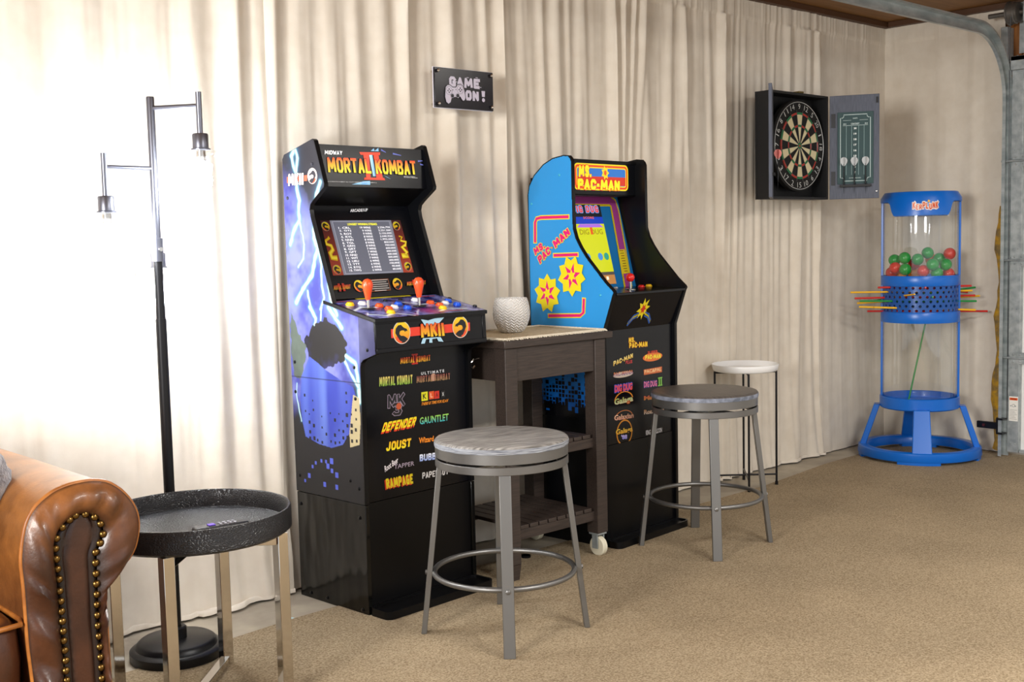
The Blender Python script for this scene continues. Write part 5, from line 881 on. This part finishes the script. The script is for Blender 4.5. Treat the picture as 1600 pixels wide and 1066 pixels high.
# ---------------------------------------------------------------- stools
WTOP = mat('weathered_grey_wood', '#66635f', .42, var='#a09d98', vscale=5, stretch=(3, 26, 10), bump=.12, bscale=18, vmin=.38, vmax=.62)
WEDGE = mat('whitewashed_wood_edge', '#b4b8bf', .6, var='#565b66', vscale=10, stretch=(2, 2, 60), bump=.5, bscale=12)
WTOP2 = mat('shaded_grey_wood', '#4a4542', .4, var='#5e5853', vscale=5, stretch=(3, 26, 10), bump=.1, bscale=18, vmin=.38, vmax=.62)  # far stool's seat: the same grey wood with shade put into its colour
WEDGE2 = mat('shaded_slate_edge', '#565c68', .55, var='#8a90a0', vscale=30, bump=.7, bscale=40)  # edge of the far seat, its tone lowered for shade as well
def make_stool(label, loc, ang, top, edge, rz):
    s = thing('bar_stool', label, 'stool', loc, 0, 'round backless bar stools')
    st = MB().lathe([(.0005, .605), (.190, .605), (.200, .603), (.2045, .598)], 64, cap=False, mi=0); nf = len(st.f)
    st.lathe([(.2045, .598), (.206, .592), (.205, .583), (.0005, .583)], 64, cap=False, mi=1)
    so = st.build('seat', [top, edge], s, smooth=50); so.rotation_euler = (0, 0, rz)
    MB().lathe([(.198, .553), (.203, .553), (.203, .5845), (.198, .5845)], 64, cap=False, closed=True).build('seat_rim', STEEL, s, smooth=40)
    MB().lathe([(.0005, .583), (.197, .583), (.197, .572), (.0005, .572)], 48, cap=False).build('seat_plate', BLACKM, s)
    MB().box(-.07, .07, -.07, .07, .530, .5725).build('swivel_plate', GALV, s)
    MB().lathe([(.170, .522), (.202, .522), (.2035, .5235), (.2035, .5445), (.202, .546), (.198, .546), (.198, .528), (.170, .528)], 64, cap=False, closed=True).build('swivel_ring', STEEL, s, smooth=40)
    MB().bar((-.19, 0, .526), (.19, 0, .526), .05, .006, side=(0, 1, 0)).bar((0, -.19, .5262), (0, .19, .5262), .05, .006, side=(1, 0, 0)).build('cross_plate', STEEL, s)
    MB().tube([(.2155*math.cos(2*math.pi*i/64), .2155*math.sin(2*math.pi*i/64), .19) for i in range(64)], .0085, 12, closed=True).build('foot_ring', STEEL, s, smooth=60)
    for k in range(4):
        a = math.radians(ang)+k*math.pi/2; d = Vector((math.cos(a), math.sin(a), 0)); t = Vector((-d.y, d.x, 0))
        p0 = d*.190+Vector((0, 0, .524)); p1 = d*.252
        lg = MB(); u_ = (p1-p0).normalized(); n_ = u_.cross(t)
        vs = [(b+t*i*.0175+Vector((d.x, d.y, 0))*j*.0085) for b in (p0, p1) for i, j in ((-1, -1), (1, -1), (1, 1), (-1, 1))]
        lo = lg.add(vs, [(3, 2, 1, 0), (4, 5, 6, 7), (0, 1, 5, 4), (1, 2, 6, 5), (2, 3, 7, 6), (3, 0, 4, 7)]).build('leg', STEEL, s, bevel=.0015)
        c = p0.lerp(p1, (.524-.19)/.524); M_ = d.to_track_quat('Z', 'Y').to_matrix().to_4x4()
        MB().lathe([(.0075, .006), (.0075, .0125), (.005, .014), (.0004, .0142)], 6).build('bolt', STEEL, lo).matrix_local = Matrix.Translation(c) @ M_
    return s
make_stool('round stool with pale weathered grey seat in front of the taller black cabinet', (2.328, 2.581, .004), 50.1, WTOP, WEDGE, math.radians(-20))
make_stool('round stool with shade-darkened grey seat beside the white tray stand', (3.545, 2.75, .004), 47.6, WTOP2, WEDGE2, math.radians(70))
# ---------------------------------------------------------------- white tray stand
ws = thing('tray_stand', 'small white round tray on thin black folding legs by curtain', 'side table', (4.519, 3.262, 0))
MB().lathe([(.0005, .560), (.146, .560), (.152, .565), (.158, .590), (.1565, .593), (.154, .590), (.149, .570), (.144, .5665), (.0005, .5665)], 56, cap=False).build('tray', WHITE, ws, smooth=45)
R_ = .150
for k in range(4):
    a = math.radians(47+90*k+43*0); x, y = R_*math.cos(a-.0), R_*math.sin(a)
    x, y = [(-.108, .098), (.110, -.100), (-.112, -.100), (.112, .092)][k]
    MB().tube([(x, y, 0), (x, y, .5585)], .0052, 10).lathe([(.0075, 0), (.0075, .02), (.0052, .022)], 12, (x, y, 0)).build('leg', BLACKMETAL, ws)
for z in (.552, .055):
    MB().tube([(-.108, .098, z), (.110, -.100, z)], .0045, 8).build('cross_bar', BLACKMETAL, ws); MB().tube([(-.112, -.100, z), (.112, .092, z)], .0045, 8).build('cross_bar', BLACKMETAL, ws)
# ---------------------------------------------------------------- blue tower game
kx, ky = 5.745, 3.02
KR = math.atan2(ky, kx)-math.pi/2
kp = thing('tower_game', 'giant blue tower game with clear tubes and sticks in the corner', 'game', (kx, ky, .004), KR)
def sector(mb, r0, r1, a0, a1, z0, z1, n=10):
    V = []; F = []
    for i in range(n+1):
        a = a0+(a1-a0)*i/n
        for r, z in ((r0, z0), (r1, z0), (r1, z1), (r0, z1)): V.append((r*math.cos(a), r*math.sin(a), z))
    for i in range(n): F += [(4*i+k, 4*i+(k+1) % 4, 4*i+4+(k+1) % 4, 4*i+4+k) for k in range(4)]
    F += [(3, 2, 1, 0), (4*n, 4*n+1, 4*n+2, 4*n+3)]
    return mb.add(V, F)
mb = MB().lathe([(.258, .014), (.312, .014), (.316, .02), (.312, .058), (.306, .062), (.268, .062), (.258, .05)], 72, cap=False, closed=True)
for a in (-90, 0, 90, 180): sector(mb, .262, .311, math.radians(a-20), math.radians(a+20), .0, .016)
mb.build('base_ring', BLUEP, kp, smooth=40)
for a in (-87, 2, 99, 180):
    A = math.radians(a); d = Vector((math.cos(A), math.sin(A), 0)); t = Vector((-d.y, d.x, 0))
    mb = MB(); V = []
    for r, z, w in ((.292, .045, .050), (.215, .275, .040)):
        for i, j in ((-1, -1), (1, -1), (1, 1), (-1, 1)): V.append(d*(r+.016*j)+t*w*i+Vector((0, 0, z)))
    mb.add(V, [(3, 2, 1, 0), (4, 5, 6, 7), (0, 1, 5, 4), (1, 2, 6, 5), (2, 3, 7, 6), (3, 0, 4, 7)]).build('leg', BLUEP, kp, bevel=.004)
MB().lathe([(.0005, .262), (.196, .262), (.203, .268), (.203, .322), (.198, .326), (.192, .322), (.190, .292), (.165, .284), (.0005, .284)], 64, cap=False).build('catch_tray', BLUEP, kp, smooth=40)
for a in range(4):
    A = math.radians(45+90*a); MB().lathe([(.022, 0), (.026, .003), (.022, .004), (.001, .002)], 16, (.14*math.cos(A), .14*math.sin(A), .2845)).build('score_cup', BLUEP, kp)
for z0, z1 in ((.300, .735), (.955, 1.375)):
    MB().lathe([(.186, z0), (.186, z1), (.1845, z1), (.1845, z0)], 64, cap=False, closed=True).build('clear_tube', CLEAR, kp, smooth=50)
for z0, z1 in ((.722, .778), (.915, .968)):
    MB().lathe([(.184, z0), (.196, z0), (.198, z0+.004), (.198, z1-.004), (.196, z1), (.184, z1)], 64, cap=False, closed=True).build('band', BLUEP, kp, smooth=40)
# perforated drum: staggered round holes cut in the wall
DRUM = mat('deep_blue_plastic', '#0b4fa0', .3)
mb = MB(); rows, cols, zd0, zd1, rd = 6, 34, .776, .917, .190; ch = (zd1-zd0)/rows; ca = 2*math.pi/cols
for j in range(rows):
    for i in range(cols):
        a = (i+.5*(j % 2))*ca; z = zd0+(j+.5)*ch; o8 = [(-1, -1), (0, -1), (1, -1), (1, 0), (1, 1), (0, 1), (-1, 1), (-1, 0)]
        V = [(rd*math.cos(a+x*ca/2), rd*math.sin(a+x*ca/2), z+y*ch/2) for x, y in o8]
        hr = .0078
        V += [(rd*math.cos(a+hr/rd*math.cos(t)), rd*math.sin(a+hr/rd*math.cos(t)), z+hr*math.sin(t)) for t in [math.radians(-135+45*k) for k in range(8)]]
        V += [((rd-.004)*math.cos(a+hr/rd*math.cos(t)), (rd-.004)*math.sin(a+hr/rd*math.cos(t)), z+hr*math.sin(t)) for t in [math.radians(-135+45*k) for k in range(8)]]
        mb.add(V, [(k, (k+1) % 8, 8+(k+1) % 8, 8+k) for k in range(8)]+[(8+k, 8+(k+1) % 8, 16+(k+1) % 8, 16+k) for k in range(8)])
mb.build('perforated_drum', DRUM, kp, smooth=30)
for s_ in (1, -1):
    MB().add([(s_*r, y, z) for z in (.30, 1.36) for r, y in ((.187, -.011), (.199, -.010), (.199, .010), (.187, .011))], [(3, 2, 1, 0), (4, 5, 6, 7), (0, 1, 5, 4), (1, 2, 6, 5), (2, 3, 7, 6), (3, 0, 4, 7)]).build('side_post', BLUEP, kp, bevel=.002)
# cap: flat lid with a chamfer and two deep lobes, front and back
mb = MB(); n = 96; rc = .203
def skirt(a):
    d = abs(((math.degrees(a)+90) % 180+90) % 180-90)  # 0 at the front and back
    t = max(0, min(1, (50-d)/7)); return 1.352-.072*t
V = []; F = []
for i in range(n):
    a = 2*math.pi*i/n; c, s = math.cos(a), math.sin(a); zb = skirt(a)
    for r, z in ((.0005, 1.404), (.178, 1.404), (.184, 1.402), (rc, 1.372), (rc, zb), (rc-.008, zb), (rc-.009, 1.365), (.0005, 1.365)): V.append((r*c, r*s, z))
for i in range(n):
    j = (i+1) % n; F += [(8*i+k, 8*j+k, 8*j+k+1, 8*i+k+1) for k in range(7)]
mb.add(V, F).build('cap', BLUEP, kp, smooth=35)
kf = lambda u, v, h: ((rc+h)*math.sin(u/rc), -(rc+h)*math.cos(u/rc), v)
pr = Print(kf, step=.0006, base=.0012); u0 = -.040
pass
for ch_, dz, hh in zip('KERPLUNK', (.002, -.003, -.002, .002, .000, -.003, .002, .001), (.034, .028, .026, .034, .032, .030, .032, .036)):
    w = .0145; pr.block(ch_, ((u0, 1.312+dz), (u0+w-.001, 1.312+dz), (u0, 1.312+dz+hh)), '#d23c18', '#e2671f', .22, .6, out='#f3ece0', ow=.26); pr.k -= 2; u0 += w+.0015
pr.k += 3; pr.disc((.038, 1.352), .006, '#f0b41c'); pr.build('name_badge', INK, kp)
BALLM = {'g': mat('green_ball', '#1d9a3c', .22), 'r': mat('red_ball', '#dc3a28', .22), 'o': mat('amber_ball', '#e8922a', .25)}
order = sorted([b for b in W['balls'] if math.hypot(b[0]-kx, b[1]-ky) < .153], key=lambda b: b[0]*math.cos(TH)-b[1]*math.sin(TH))
ordn = ['leftmost', 'second from the left', 'third from the left', 'fourth from the left', 'fifth from the left', 'sixth from the left', 'seventh from the left', 'eighth from the left', 'ninth from the left', 'tenth from the left', 'eleventh from the left']
cnt = {}
tot = {k: sum(1 for b in order if b[3] == k) for k in 'gro'}
bmesh0 = MB().ball((0, 0, 0), .031, 24, 16)
for x, y, z, k in order:
    i = cnt.get(k, 0); cnt[k] = i+1; nmk = {'g': 'green', 'r': 'red', 'o': 'amber'}[k]
    pos_ = 'rightmost' if i == tot[k]-1 else ordn[i]
    if i == 0: o = bmesh0.build('ball', BALLM[k], smooth=80); cnt[k+'o'] = o
    else: o = cnt[k+'o'].copy(); COLL.objects.link(o)
    o.location = (x, y, z+.002); tag(o, '%s ball in the blue tower tube, %s of the %s' % (nmk, pos_, nmk), 'ball', 'balls in the tower game')
STK = {'y': mat('yellow_stick', '#f0b81c', .3), 'r': mat('red_stick', '#cc2218', .3), 'g': mat('green_stick', '#138a3c', .3)}
rank = {}
words = ['topmost', 'second from the top', 'third from the top', 'lowest']
st_ = sorted(W['sticks'], key=lambda s: -(s[1][2]+s[2][2])); totk = {k: sum(1 for s in st_ if s[0] == k) for k in 'yrg'}
for k, a, b in st_:
    i = rank.get(k, 0); rank[k] = i+1; nmk = {'y': 'yellow', 'r': 'red', 'g': 'green'}[k]; w = 'lowest' if i == totk[k]-1 else words[min(i, 2)]
    a, b = Vector(a), Vector(b); L_ = (b-a).length; o = MB().tube([(0, 0, 0), (0, 0, L_)], .0053, 10).build('game_stick', STK[k])
    o.matrix_world = Matrix.Translation(a) @ (b-a).to_track_quat('Z', 'Y').to_matrix().to_4x4()
    tag(o, '%s stick pushed through the perforated blue drum, %s of the %s ones' % (nmk, w, nmk), 'stick', 'sticks in the tower game')
def kpt(x, y, z): return Vector((kx, ky, .004))+Matrix.Rotation(KR, 3, 'Z') @ Vector((x, y, z))
a, b = kpt(-.055, .0, .292), kpt(.03, .05, .72); o = MB().tube([(0, 0, 0), (0, 0, (b-a).length)], .0045, 10).build('game_stick', STK['g']); o.matrix_world = Matrix.Translation(a) @ (b-a).to_track_quat('Z', 'Y').to_matrix().to_4x4()
tag(o, 'green stick fallen upright inside the lower clear tube of the blue tower', 'stick', 'sticks in the tower game')
for i, (x, z, ln, k) in enumerate(((-.075, .868, .10, 'y'), (.02, .905, .06, 'r'), (.055, .857, .06, 'g'))):
    yv = -math.sqrt(.19**2-x*x); d = Vector((.55 if i == 0 else .1, -1, .12)).normalized(); a = kpt(x-d.x*.16, yv-d.y*.16, z-d.z*.16); b = kpt(x+d.x*ln, yv+d.y*ln, z+d.z*ln)
    o = MB().tube([(0, 0, 0), (0, 0, (b-a).length)], .0045, 10).build('game_stick', STK[k]); o.matrix_world = Matrix.Translation(a) @ (b-a).to_track_quat('Z', 'Y').to_matrix().to_4x4()
    tag(o, 'short end of a %s stick poking out of the front of the blue drum' % {'y': 'yellow', 'r': 'red', 'g': 'green'}[k], 'stick', 'sticks in the tower game')
# ---------------------------------------------------------------- dartboard cabinet
bx, by, bz = 4.975, 3.25, 1.635; BW, BH, BD = .246, .260, .098
dc = thing('dartboard_cabinet', 'black dartboard cabinet with both grey doors swung open on the curtain', 'cabinet', (bx, by, bz))
BFELT = mat('black_cabinet_board', '#121214', .55)
MB().box(-BW, BW, .088, BD, -BH, BH).build('back_board', BFELT, dc)
for s_ in (-1, 1): MB().box(s_*BW-(.012 if s_ > 0 else 0), s_*BW+(0 if s_ > 0 else .012), 0, .088, -BH, BH).build('side_board', BFELT, dc, bevel=.001)
for s_ in (-1, 1): MB().box(-BW+.012, BW-.012, 0, .088, s_*BH-(.012 if s_ > 0 else 0), s_*BH+(0 if s_ > 0 else .012)).build('rail_board', BFELT, dc, bevel=.001)
MB().box(-.02, .02, -.004, .03, BH, BH+.008).build('latch', mat('dull_brass', '#7a6a3a', .4, .8), dc, bevel=.001)
GREYW = mat('charcoal_grey_wood', '#5a6070', .55, var='#474c5a', vscale=9, stretch=(40, 40, 2))
def door_at(hx, dirv, w, thick=.016):
    # local x runs from the hinge along the door, local y is the outer face's direction
    e = bpy.data.objects.new('door', None); COLL.objects.link(e); e.parent = dc
    a = math.atan2(dirv[1], dirv[0]); e.location = (hx, -.006, 0); e.rotation_euler = (0, 0, a)
    return e
DW = .243
rd_ = door_at(BW, (.5, -.87), DW)
MB().box(.002, DW, -.0, .016, -BH, BH).build('door_panel', GREYW, rd_, bevel=.0015)
ld_ = door_at(-BW, (-.835, -.55), DW)
MB().box(.002, DW, -.016, 0, -BH, BH).build('door_panel', GREYW, ld_, bevel=.0015)
# chalk scoreboard on the right door's inner face, which looks to the camera along -y
def rdf(u, v, h): return (u, -h, v)
MB().box(.040, DW-.028, -.006, -.0, -.185, .175).build('scoreboard', mat('green_chalkboard', '#2c4a4c', .6), rd_, bevel=.001)
pr = Print(lambda u, v, h: (u, -.006-h, v)); wl = '#b8cccb'
X0, X1, Z0, Z1, k_ = .055, DW-.043, -.170, .162, .016
out_ = [(X0+k_, Z1), (X1-k_, Z1), (X1-k_, Z1-k_*.6), (X1-k_*.6, Z1-k_), (X1, Z1-k_), (X1, Z0+k_), (X1-k_*.6, Z0+k_), (X1-k_, Z0+k_*.6), (X1-k_, Z0), (X0+k_, Z0), (X0+k_, Z0+k_*.6), (X0+k_*.6, Z0+k_), (X0, Z0+k_), (X0, Z1-k_), (X0+k_*.6, Z1-k_), (X0+k_, Z1-k_*.6)]
pr.stroke(out_, .0035, wl, closed=True); xm = (X0+X1)/2
for u in (-.044, -.018, .016, .042): pr.rect(xm+u-.0009, Z0+.03, xm+u+.0009, .108, '#8fb0b0'); pr.same()
pr.rect(X0+.012, .107, X1-.012, .109, wl); pr.same(); pr.rect(X0+.012, .133, xm-.02, .1345, wl); pr.same(); pr.rect(xm+.02, .133, X1-.012, .1345, wl); pr.k += 1
pr.text('CRICKET', ((xm-.022, .112), (xm+.020, .112), (xm-.022, .120)), wl, bold=.05)
for u in (-.052, .052): pr.text('01', ((xm+u-.007, .112), (xm+u+.007, .112), (xm+u-.007, .119)), wl, bold=.05)
pr.text('DARTS', ((xm-.012, .140), (xm+.010, .140), (xm-.012, .146)), wl, bold=.05)
for i, t in enumerate(('20', '19', '18', '17', '16', '15', 'BULL', 'D', 'T')):
    w = .007 if len(t) < 3 else .013; w = .003 if len(t) == 1 else w; z = .088-.0276*i; pr.text(t, ((xm-.001-w, z), (xm-.001+w, z), (xm-.001-w, z+.010)), '#dfe8e6', bold=.06)
pr.text('SCORE BOARD', ((xm-.03, Z0+.012), (xm+.028, Z0+.012), (xm-.03, Z0+.017)), wl, bold=.03); pr.build('chalk_print', INK, rd_)
MB().box(.052, DW-.040, -.024, -.0, -.201, -.189).build('dart_rack', BFELT, rd_, bevel=.001)
MB().box(.010, .03, -.004, 0, .10, .17).box(.010, .03, -.004, 0, -.19, -.12).build('hinge', BLACKMETAL, rd_)
MB().box(DW-.016, DW-.006, -.006, 0, .215, .245).build('catch', BLACKMETAL, rd_); MB().lathe([(.006, 0), (.004, .008), (.0005, .009)], 12).build('magnet', CHROME, rd_).matrix_local = Matrix.Translation((DW-.012, 0, -.225)) @ Matrix.Rotation(math.pi/2, 4, 'X')
MB().box(.06, .2, 0.0, .012, -.155, -.145).build('dart_rack', BFELT, ld_)
# the board itself: rotated with 9 at the top
db = thing('dartboard', 'round bristle dartboard with cream and black wedges inside the black cabinet', 'dartboard', (4.986, 3.298, 1.639))
seq = [20, 1, 18, 4, 13, 6, 10, 15, 2, 17, 3, 19, 7, 16, 8, 11, 14, 9, 12, 5]; s9 = seq.index(9)
BD_ = {'k': mat('black_sisal', '#121212', .85), 'c': mat('cream_sisal', '#ded3ab', .85), 'r': mat('red_sisal', '#b8382c', .8), 'g': mat('green_sisal', '#1c7a4a', .8)}
WIRE = mat('white_wire', '#d9dcdc', .4, .3)
DS = .96
Mx = Matrix.Rotation(math.pi/2, 4, 'X')
MB().lathe([(.0005, 0), (.222, 0), (.2255, .004), (.2255, .026), (.222, .030), (.0005, .030)], 72, cap=False).build('backing', BD_['k'], db, smooth=35).matrix_local = Mx
MB().box(-.07, .07, 0, .04, -.07, .07).build('mounting_block', BFELT, db)
wv = {}
rr_ = [.016*DS, .0965*DS, .1075*DS, .160*DS, .171*DS]
for i in range(20):
    num = seq[(s9+i) % 20]; dark = seq.index(num) % 2 == 0
    a0 = math.pi/2-math.radians(18*i)-math.radians(9); pts = []; n = 4
    key = dark
    if key not in wv:
        mb = MB()
        for q in range(4):
            V = [(r*math.cos(math.radians(18*t/n)), r*math.sin(math.radians(18*t/n)), h) for h in (.030, .0335) for r in rr_[q:q+2] for t in range(n+1)]
            m_ = n+1; F = [(2*m_+t, 2*m_+t+1, 3*m_+t+1, 3*m_+t) for t in range(n)]+[(t, m_+t, m_+t+1, t+1) for t in range(n)]+[(t, t+1, 2*m_+t+1, 2*m_+t) for t in range(n)]+[(m_+t, 3*m_+t, 3*m_+t+1, m_+t+1) for t in range(n)]
            mb.add(V, F, 0 if q % 2 == 0 else 1)
        o = mb.build('wedge', [BD_['k' if dark else 'c'], BD_['r' if dark else 'g']], db, smooth=0); wv[key] = o
    else: o = wv[key].copy(); COLL.objects.link(o); o.parent = db
    o.matrix_local = Mx @ Matrix.Rotation(a0, 4, 'Z')
wr = MB()
for r in rr_+[.0065]: wr.tube([(r*math.cos(2*math.pi*t/48), r*math.sin(2*math.pi*t/48), .0345) for t in range(48)], .0007, 5, closed=True)
for i in range(20): a = math.radians(9+18*i); wr.tube([(.0155*math.cos(a), .0155*math.sin(a), .0345), (.176*math.cos(a), .176*math.sin(a), .0345)], .0007, 5)
wr.build('spider_wire', STEEL, db, kind='stuff').matrix_local = Mx
bl_ = MB().lathe([(.0005, .030), (.0155, .030), (.0155, .0335), (.0005, .0335)], 24, cap=False).build('bullseye', BD_['g'], db); bl_.matrix_local = Mx
MB().lathe([(.0005, .0335), (.0065, .0335), (.0065, .0342), (.0005, .0342)], 16, cap=False).build('bull_centre', BD_['r'], bl_)
MB().tube([(.214*math.cos(2*math.pi*t/72), .214*math.sin(2*math.pi*t/72), .033) for t in range(72)], .0016, 6, closed=True).build('number_ring', WIRE, db).matrix_local = Mx
pr = Print(lambda u, v, h: (u, -.031-h, v))
for i in range(20):
    a = math.pi/2-math.radians(18*i); num = seq[(s9+i) % 20]; t = str(num); c = Vector((.193*math.cos(a), .193*math.sin(a))); e_r = Vector((math.cos(a), math.sin(a))); e_t = Vector((math.sin(a), -math.cos(a)))
    w = .0085*len(t) if num not in (1,) else .003; hgt = .013
    if math.sin(a) < -.01: e_r = -e_r; e_t = -e_t
    bl = c-e_t*w-e_r*hgt; br = c+e_t*w-e_r*hgt; tl = c-e_t*w+e_r*hgt; k0 = pr.k; pr.text(t, (bl, br, tl), '#dcdedd', bold=-.01); pr.cut('number', INK, db); pr.k = k0
FL = mat('silver_flight', '#b9bbbb', .35, .5); FLP = mat('pink_flight', '#e8837a', .4)
def make_dart(label, fl, M_):
    d = thing('dart', label, 'dart', group='darts in the cabinet racks'); d.matrix_world = M_
    MB().lathe([(.0003, -.150), (.0011, -.135), (.0012, -.118), (.003, -.114), (.0036, -.095), (.0036, -.066), (.0026, -.062), (.0024, -.030), (.002, 0), (.0003, .001)], 12).build('barrel', BLACKMETAL, d)
    mb = MB()
    for k in range(4):
        a = math.radians(20+90*k); pts = [(.0, -.012), (.008, -.006), (.016, .006), (.019, .018), (.0155, .028), (.008, .033), (.0, .035)]
        V = [(r*math.cos(a)+s_*.0005*math.sin(a), r*math.sin(a)-s_*.0005*math.cos(a), z) for s_ in (-1, 1) for r, z in pts]; n = len(pts)
        mb.add(V, [tuple(range(n)), tuple(range(2*n-1, n-1, -1))]+[(i, (i+1) % n, n+(i+1) % n, n+i) for i in range(n)])
    mb.build('flight', fl, d, smooth=0); return d
bpy.context.view_layer.update()
for u, w in ((.080, 'left'), (.131, 'middle'), (.185, 'right')):
    make_dart('silver-flighted dart standing in the %s hole of the scoreboard rack' % w, FL, rd_.matrix_world @ Matrix.Translation((u-.008, -.019, -.085)))
make_dart('pink-flighted dart hanging on the edge-on left cabinet door', FLP, ld_.matrix_world @ Matrix.Translation((.150, .024, -.070)))
# ---------------------------------------------------------------- slogan sign on stand-offs
sg = thing('wall_sign', 'black acrylic GAME ON sign held on silver stand-offs in front of curtain', 'sign', (2.876, 3.352, 1.774), math.radians(-.6))
SIGN = mat('black_acrylic', '#14141c', .2)
MB().box(-.143, .143, -.004, .004, -.073, .073).build('panel', SIGN, sg, bevel=.001)
MB().box(-.1455, .1455, .004, .008, -.0755, .0755).build('clear_backing', mat('clear_acrylic_edge', '#d8d6e0', .15), sg, bevel=.001)
for x in (-.130, .130):
    for z in (-.060, .060): MB().lathe([(.0062, .008), (.0062, .0155), (.003, .019), (.0004, .0195)], 14).lathe([(.0055, -.026), (.0055, 0)], 12).build('standoff', CHROME, sg).matrix_local = Matrix.Translation((x, .002, z)) @ Matrix.Rotation(math.pi/2, 4, 'X')
pr = Print(lambda u, v, h: (u, -.0042-h, v)); LV = '#cbc5d6'; DK = '#14141c'
pr.block('GAME', ((-.075, .006), (.076, .006), (-.075, .044)), LV, sw=.30, asp=.85, gap=.1); pr.rect(-.046, .024, -.036, .0265, LV); pr.same(); pr.rect(.01, .044, .022, .046, LV); pr.same(); pr.rect(.055, .047, .066, .049, LV); pr.same(); pr.rect(.07, .012, .083, .014, LV); pr.k += 1
pr.block('ON', ((.002, -.040), (.068, -.040), (.002, -.002)), LV, sw=.30, asp=.8, gap=.1); pr.poly([(.084, -.022), (.098, -.022), (.100, .0), (.082, .0)], LV); pr.disc((.091, -.034), .0075, LV)
for k, col in ((.003, DK), (0, LV)):
    pts = [(-.095-k, -.010), (-.093, .003+k), (-.084, .010+k), (-.072, .010+k), (-.060, .003+k), (-.044, .004+k), (-.036, .014+k), (-.020, .016+k), (-.010, .010+k), (-.004+k, -.004), (.000+k, -.030), (-.003+k, -.040-k), (-.011, -.043-k), (-.018, -.036-k), (-.024, -.028-k), (-.056, -.032-k), (-.066, -.034-k), (-.072, -.052-k), (-.082, -.058-k), (-.092, -.052-k), (-.097-k, -.034)]
    pr.poly(pts, col)
for c in ((-.078, -.010), (-.024, -.003)): pr.disc(c, .0155, DK, r0=.0147); pr.same()
for c in ((-.063, -.028), (-.037, -.026)): pr.disc(c, .009, DK); pr.same()
pr.k += 1
for c in ((-.063, -.028), (-.037, -.026)): pr.disc(c, .0078, LV); pr.disc(c, .0068, DK); pr.k -= 2
pr.k += 2
for dx, dy in ((0, 1), (0, -1), (1, 0), (-1, 0)): pr.rect(-.078+dx*.006-.0022, -.010+dy*.006-.0022, -.078+dx*.006+.0022, -.010+dy*.006+.0022, DK); pr.same(); pr.disc((-.024+dx*.006, -.003+dy*.006), .0027, DK, n=10); pr.same()
for c in ((-.060, -.006), (-.046, -.004)): pr.disc(c, .0018, DK, n=8); pr.same()
pr.build('lettering', INKG, sg)
# ---------------------------------------------------------------- cables and scraps on the floor
cb = MB().tube([(2.63, 3.30, .008), (2.66, 3.31, .10), (2.70, 3.335, .24), (2.69, 3.34, .33), (2.62, 3.33, .36), (2.60, 3.31, .33)], .003, 8).build('power_cable', BLACKMETAL, smooth=60)
tag(cb, 'thin black power cable looping behind the dark wooden trolley', 'cable')
tp_ = MB().box(-.028, .028, -.014, .014, 0, .0012).build('tape_scrap', mat('pale_blue_tape', '#b9d8de', .7)); tp_.location = (1.905, 3.17, .0006); tp_.rotation_euler = (0, 0, .2)
tag(tp_, 'scrap of pale blue tape stuck to the concrete by the carpet edge', 'tape')
